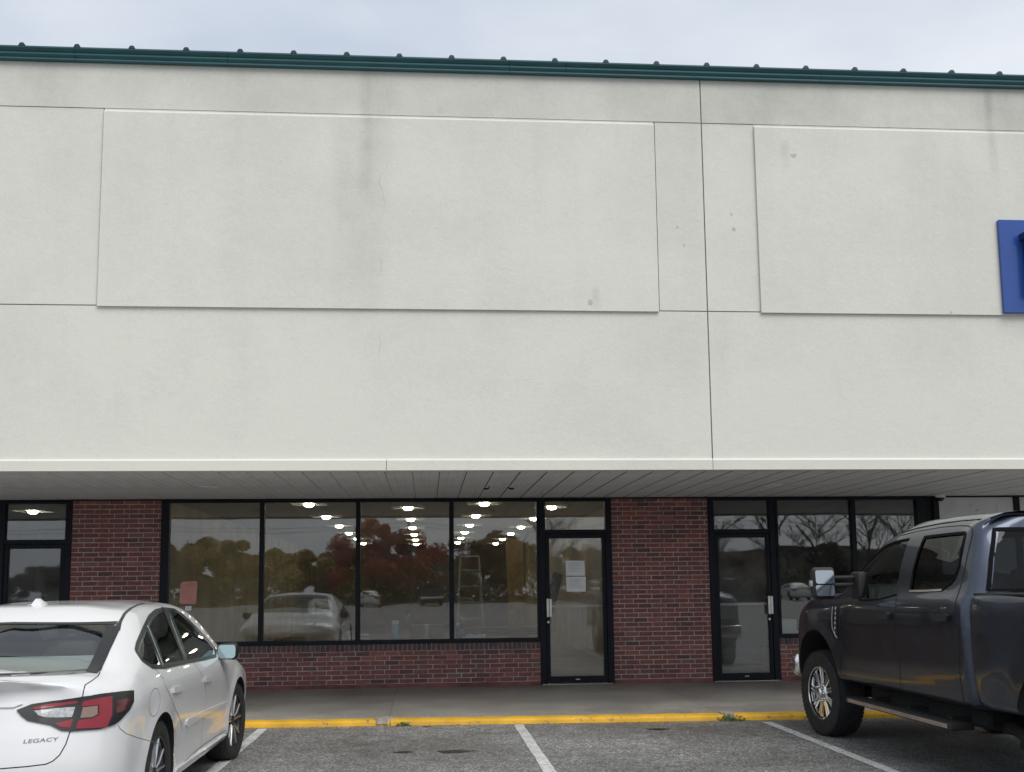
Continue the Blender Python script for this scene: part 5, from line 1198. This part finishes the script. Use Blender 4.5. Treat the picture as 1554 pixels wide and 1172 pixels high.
# piles behind the right window
for i, (px, py, w_, h_, m_) in enumerate(((1190, 955, .30, .34, 'plas_w'), (1213, 957, .26, .16, 'paper'), (1232, 955, .32, .24, 'card'))):
    p = onY(px, py, D+.75); t = thing('stock_box', ('white lidded tub behind the right window', 'stack of white paper behind the right window', 'brown carton behind the right window')[i], 'box', (p.x, D+.75, .62))
    MB().box(-w_/2, w_/2, -.15, .15, 0, h_, .01, 2).build('box_body', M[m_], t, 40, local=1); MB().box(-w_/2-.006, w_/2+.006, -.156, .156, h_*.8, h_*.86, .003).build('rim_band', M['paper'], t, local=1)
t = thing('stock_table', 'plain table behind the right window', 'table', (5.7, D+.75, .10)); MB().box(-.5, .55, -.25, .3, .48, .52, .005).build('tabletop', M['plaster'], t, local=1)
for a in (-.45, .5):
    for c in (-.2, .25): MB().box(a-.02, a+.02, c-.02, c+.02, 0, .48).build('leg', M['steel'], t, local=1)
# ------------------------------------------------------------------ weeds and litter at the kerb
def leafy(name, label, x, y, z, n, spread, hgt, seed):
    r = random.Random(seed); t = thing(name, label, 'plant', (x, y, z)); b = MB(); 
    for k in range(n):
        a = r.uniform(0, 6.28); rr = spread*math.sqrt(r.random()); c = V((math.cos(a)*rr, math.sin(a)*rr*.5, r.uniform(.006, hgt)*(1-.6*rr/spread))); u = V((r.uniform(-1, 1), r.uniform(-1, 1), r.uniform(-.2, .7))).normalized()*r.uniform(.012, .026); v = u.cross(V((r.uniform(-1, 1), r.uniform(-1, 1), r.uniform(-1, 1)))).normalized()*r.uniform(.005, .010)
        b.quad(c-u, c+v, c+u, c-v)
    b.build('leaves', M['weed'], t, local=1)
    b = MB()
    for k in range(8): a = r.uniform(0, 6.28); b.tube([(0, 0, 0), (math.cos(a)*spread*.4, math.sin(a)*spread*.2, hgt*.5), (math.cos(a)*spread*.8, math.sin(a)*spread*.4, hgt*.7)], .0018, 4)
    b.build('stems', M['weed'], t, local=1)['kind'] = 'stuff'
    t.children[0]['kind'] = 'stuff'
for px, py, n, sp_, hg, lab in ((1098, 1089, 170, .16, .075, 'green weed growing at the broken kerb joint nearer the truck'), (612, 1098, 60, .08, .05, 'small green weed by the broken kerb joint nearer the sedan')):
    p = onZ(px, py, 0); leafy('kerb_weed', lab, p.x, min(p.y, kerbY(p.x)-.03), .002, n, sp_, hg, int(px))
r = random.Random(3); b = MB()
for k in range(170):
    x = r.uniform(-3.0, 6); 
    if r.random() < .6: y, z = kerbY(x)-abs(r.gauss(0, .05))-.005, .006
    else: y, z = D-.015-abs(r.gauss(0, .05)), walkZ(D-.05)+.006
    s_ = r.uniform(.004, .013); a = r.uniform(0, 6.28); u = V((math.cos(a), math.sin(a), r.uniform(-.2, .2)))*s_; v = V((-math.sin(a), math.cos(a), r.uniform(-.3, .3)))*s_*.6; c = V((x, y, z)); b.quad(c-u-v, c+u-v, c+u+v, c-u+v)
o = b.build('leaf_litter', leaf_mat('litter', (.06, .04, .02), (.30, .24, .15))); tag(o, 'dry leaf crumbs along the kerb and wall foot', 'litter', kind='stuff')

# ================================================================== beyond the lot, behind the viewer: seen mirrored in the shop glass
def crown_mesh(seed, n, mat, leaf=.062, shape=(1, 1, 1), blobs=26):
    r = random.Random(seed); cs = [(V((r.gauss(0, .42), r.gauss(0, .42), r.uniform(-.8, .8))), r.uniform(.14, .34)) for _ in range(blobs)]; vs, fs = [], []
    for k in range(n):
        c, q = r.choice(cs); d = V((r.gauss(0, 1), r.gauss(0, 1), r.gauss(0, 1))).normalized()*q*(r.random()**.4); p = c+d; p = V((p.x*shape[0], p.y*shape[1], p.z*shape[2]))
        u = V((r.uniform(-1, 1), r.uniform(-1, 1), r.uniform(-1, 1))).normalized(); v = u.cross(V((r.uniform(-1, 1), r.uniform(-1, 1), r.uniform(-1, 1)))).normalized(); s_ = leaf*r.uniform(.5, 1.2)
        i = len(vs); vs += [p-u*s_, p+v*s_*.5, p+u*s_, p-v*s_*.5]; fs.append((i, i+1, i+2, i+3))
    me = bpy.data.meshes.new('crown'); me.from_pydata(vs, [], fs); me.materials.append(mat); return me
def trunk_mesh(seed, h, r0, bare=False):
    r = random.Random(seed); b = MB(); b.tube([(0, 0, 0), (r.gauss(0, .05), r.gauss(0, .05), h*.4), (r.gauss(0, .15), r.gauss(0, .15), h*.9)], r0, 8, r0*.3)
    def limb(p, d, l, rr, lv):
        q = p+d*l; m_ = p+d*l*.5+V((r.gauss(0, .06), r.gauss(0, .06), r.gauss(0, .03)))*l; b.tube([p, m_, q], rr, 5, rr*.45)
        if lv:
            for _ in range(4 if bare else 2):
                nd = (d+V((r.gauss(0, .5), r.gauss(0, .5), r.uniform(0, .5)))).normalized(); limb(p+(q-p)*r.uniform(.4, 1), nd, l*r.uniform(.5, .75), rr*.5, lv-1)
    for k in range(9 if bare else 6):
        a = r.uniform(0, 6.28); limb(V((0, 0, h*r.uniform(.3, .85))), V((math.cos(a), math.sin(a), r.uniform(.5, 1.3))).normalized(), h*r.uniform(.25, .4), r0*.35, 3 if bare else 1)
    me = bpy.data.meshes.new('trunk'); bmesh.ops.recalc_face_normals(b.b, faces=b.b.faces); b.b.to_mesh(me); b.b.free(); me.materials.append(M['bark']); return me
CM = {'dark': [crown_mesh(1, 14000, M['leaf_dark']), crown_mesh(2, 14000, M['leaf_dark'])], 'olive': [crown_mesh(3, 14000, M['leaf_olive']), crown_mesh(4, 14000, M['leaf_olive'])], 'red': [crown_mesh(5, 14000, M['leaf_red'], .055)], 'rust': [crown_mesh(6, 9000, M['leaf_rust'], .05)]}
TM = [trunk_mesh(11, 1.0, .05), trunk_mesh(12, 1.0, .05)]; BT = [trunk_mesh(13, 1.0, .032, True), trunk_mesh(14, 1.0, .03, True)]
names = {'dark': ('dark green bushy tree in the tree line across the lot', 'dark trees across the lot'), 'olive': ('olive yellow autumn tree in the tree line across the lot', 'olive trees across the lot'), 'red': ('red autumn tree across the lot', 'red trees across the lot'), 'rust': ('rust brown autumn tree across the lot', 'rust trees across the lot'), 'bare': ('bare branched tree across the lot', 'bare trees across the lot')}
def tree(kind, x, y, h, wd):
    t = thing('roadside_tree', names[kind][0], 'tree', (x, y, .1), names[kind][1])
    o = bpy.data.objects.new('trunk', random.choice(BT if kind == 'bare' else TM)); C.objects.link(o); o.parent = t; o.scale = (h, h, h) if kind == 'bare' else (h*.8, h*.8, h*.8)
    o.rotation_euler = (0, 0, random.uniform(0, 6))
    if kind != 'bare':
        o = bpy.data.objects.new('crown', random.choice(CM[kind])); C.objects.link(o); o.parent = t; o.location = (0, 0, h*.50); o.scale = (wd*.66, wd*.66, h*.46); o['kind'] = 'stuff'; o.rotation_euler = (0, 0, random.uniform(0, 6))
rt = random.Random(21)
def mirX(px, Yw):     # where a thing at world depth Yw must stand to be mirrored at this pixel column
    d = ray(px, 870); return d.x/d.y*(2*GY-Yw)
for px, kind, h, wd, yy in ((-40, 'dark', 5.2, 6, -88), (60, 'dark', 5.0, 6, -92), (150, 'bare', 7.5, 5, -85), (225, 'dark', 5.6, 6, -90), (285, 'dark', 7.4, 7, -86), (345, 'olive', 7.2, 7, -88), (395, 'olive', 6.2, 7, -92), (445, 'olive', 5.9, 7, -88), (490, 'olive', 5.7, 6, -90), (535, 'rust', 5.6, 6, -94),
                           (575, 'red', 8.8, 6.4, -80), (615, 'red', 7.6, 6.5, -82), (655, 'rust', 6.2, 6, -90), (690, 'dark', 5.6, 6, -92), (730, 'rust', 7.6, 6, -86), (775, 'dark', 8.2, 7, -88), (825, 'bare', 8.0, 6, -84), (850, 'dark', 6.0, 6, -92), (905, 'rust', 6.4, 6, -90), (960, 'dark', 5.4, 6, -90),
                           (1030, 'dark', 5.6, 6, -92), (1090, 'bare', 9.0, 6, -84), (1130, 'rust', 6.0, 6, -90), (1185, 'bare', 9.4, 6, -82), (1240, 'bare', 9.0, 6, -86), (1270, 'dark', 6.2, 7, -92), (1320, 'bare', 9.6, 6, -84), (1370, 'bare', 9.2, 6, -86), (1390, 'dark', 5.8, 7, -92), (1450, 'dark', 5.6, 6, -90), (1520, 'rust', 6.0, 6, -90)):
    tree(kind, mirX(px, yy), yy, h, wd)
# low pale building among the trees and the row of wires
fb = thing('far_building', 'long low tan building across the lot', 'building', (46, -100, .1))
MB().box(-26, 26, -6, 6, 0, 5.4, .05).build('wall', M['tan_metal'], fb, local=1); MB().prism([(-6.5, 5.4), (6.5, 5.4), (6.5, 5.7), (-6.5, 5.7)], 0, -26.5, 26.5).build('roof', M['ribmetal'], fb, local=1)
for k in range(8): MB().box(-23+k*6, -20.5+k*6, 6.0, 6.06, 1.0, 2.8).build('window', M['trim'], fb, local=1)
for i, px in enumerate((180, 620, 1010)):
    x = mirX(px, -70); t = thing('utility_pole', ('utility pole behind the dark trees', 'utility pole by the red trees', 'utility pole by the bare trees')[i], 'pole', (x, -70, .1), 'utility poles along the verge')
    MB().tube([(0, 0, 0), (0, 0, 9.5)], .15, 10, .10).build('post', M['bark'], t, 40, local=1); MB().box(-1.2, 1.2, -.06, .06, 8.9, 9.05).build('crossarm', M['bark'], t, local=1)
for k, (dz, dx) in enumerate(((9.1, -1.1), (9.1, 1.1), (7.6, 0), (7.2, 0))):
    xs = [mirX(p, -70) for p in (-700, 180, 620, 1010, 1800)]; pts = []
    for a, c in zip(xs, xs[1:]):
        for q in range(8): f = q/8; pts.append((a+(c-a)*f+dx, -70, dz+.1-4*.5*f*(1-f)))
    tag(MB().tube(pts, .022, 4).build('power_line', M['black']), ('overhead wire on the left end of the pole crossarms', 'overhead wire on the right end of the pole crossarms', 'upper wire strung below the pole crossarms', 'lowest wire strung along the utility poles')[k], 'wire', 'overhead wires')
vs, fs = [], []; r = random.Random(77)
for k in range(16000):
    x = r.uniform(-75, 95); hh_ = 2.3+.9*math.sin(x*.7)+.7*math.sin(x*.23+1); p = V((x, -76+r.gauss(0, .6), r.uniform(.1, 1)*hh_)); u = V((r.uniform(-1, 1), r.uniform(-1, 1), r.uniform(-1, 1))).normalized(); v = u.cross(V((r.uniform(-1, 1), r.uniform(-1, 1), r.uniform(-1, 1)))).normalized(); s_ = r.uniform(.15, .4)
    i = len(vs); vs += [p-u*s_, p+v*s_*.5, p+u*s_, p-v*s_*.5]; fs.append((i, i+1, i+2, i+3))
tag(mesh_obj('hedge', vs, fs, M['leaf_dark']), 'long dark hedge along the far edge of the lot', 'hedge', kind='stuff')
# a few cars in the far row of the lot, copies of the two parked ones
for i, (src, px, yy, rz, lab) in enumerate(((sedan, 560, -60, math.pi, 'white sedan in the far row, next to the far pickup'), (truck, 655, -60, math.pi, 'dark pickup in the far row facing away from the hedge'), (truck, 905, -61, 0, 'dark pickup in the far row with its nose to the hedge'), (sedan, 1210, -59, math.pi, 'white sedan standing alone in the far row'))):
    o = copy_tree(src); o.location = (mirX(px, yy), yy, 0); o.rotation_euler = (0, 0, rz); o['label'] = lab; o['group'] = 'cars in the far row of the lot'
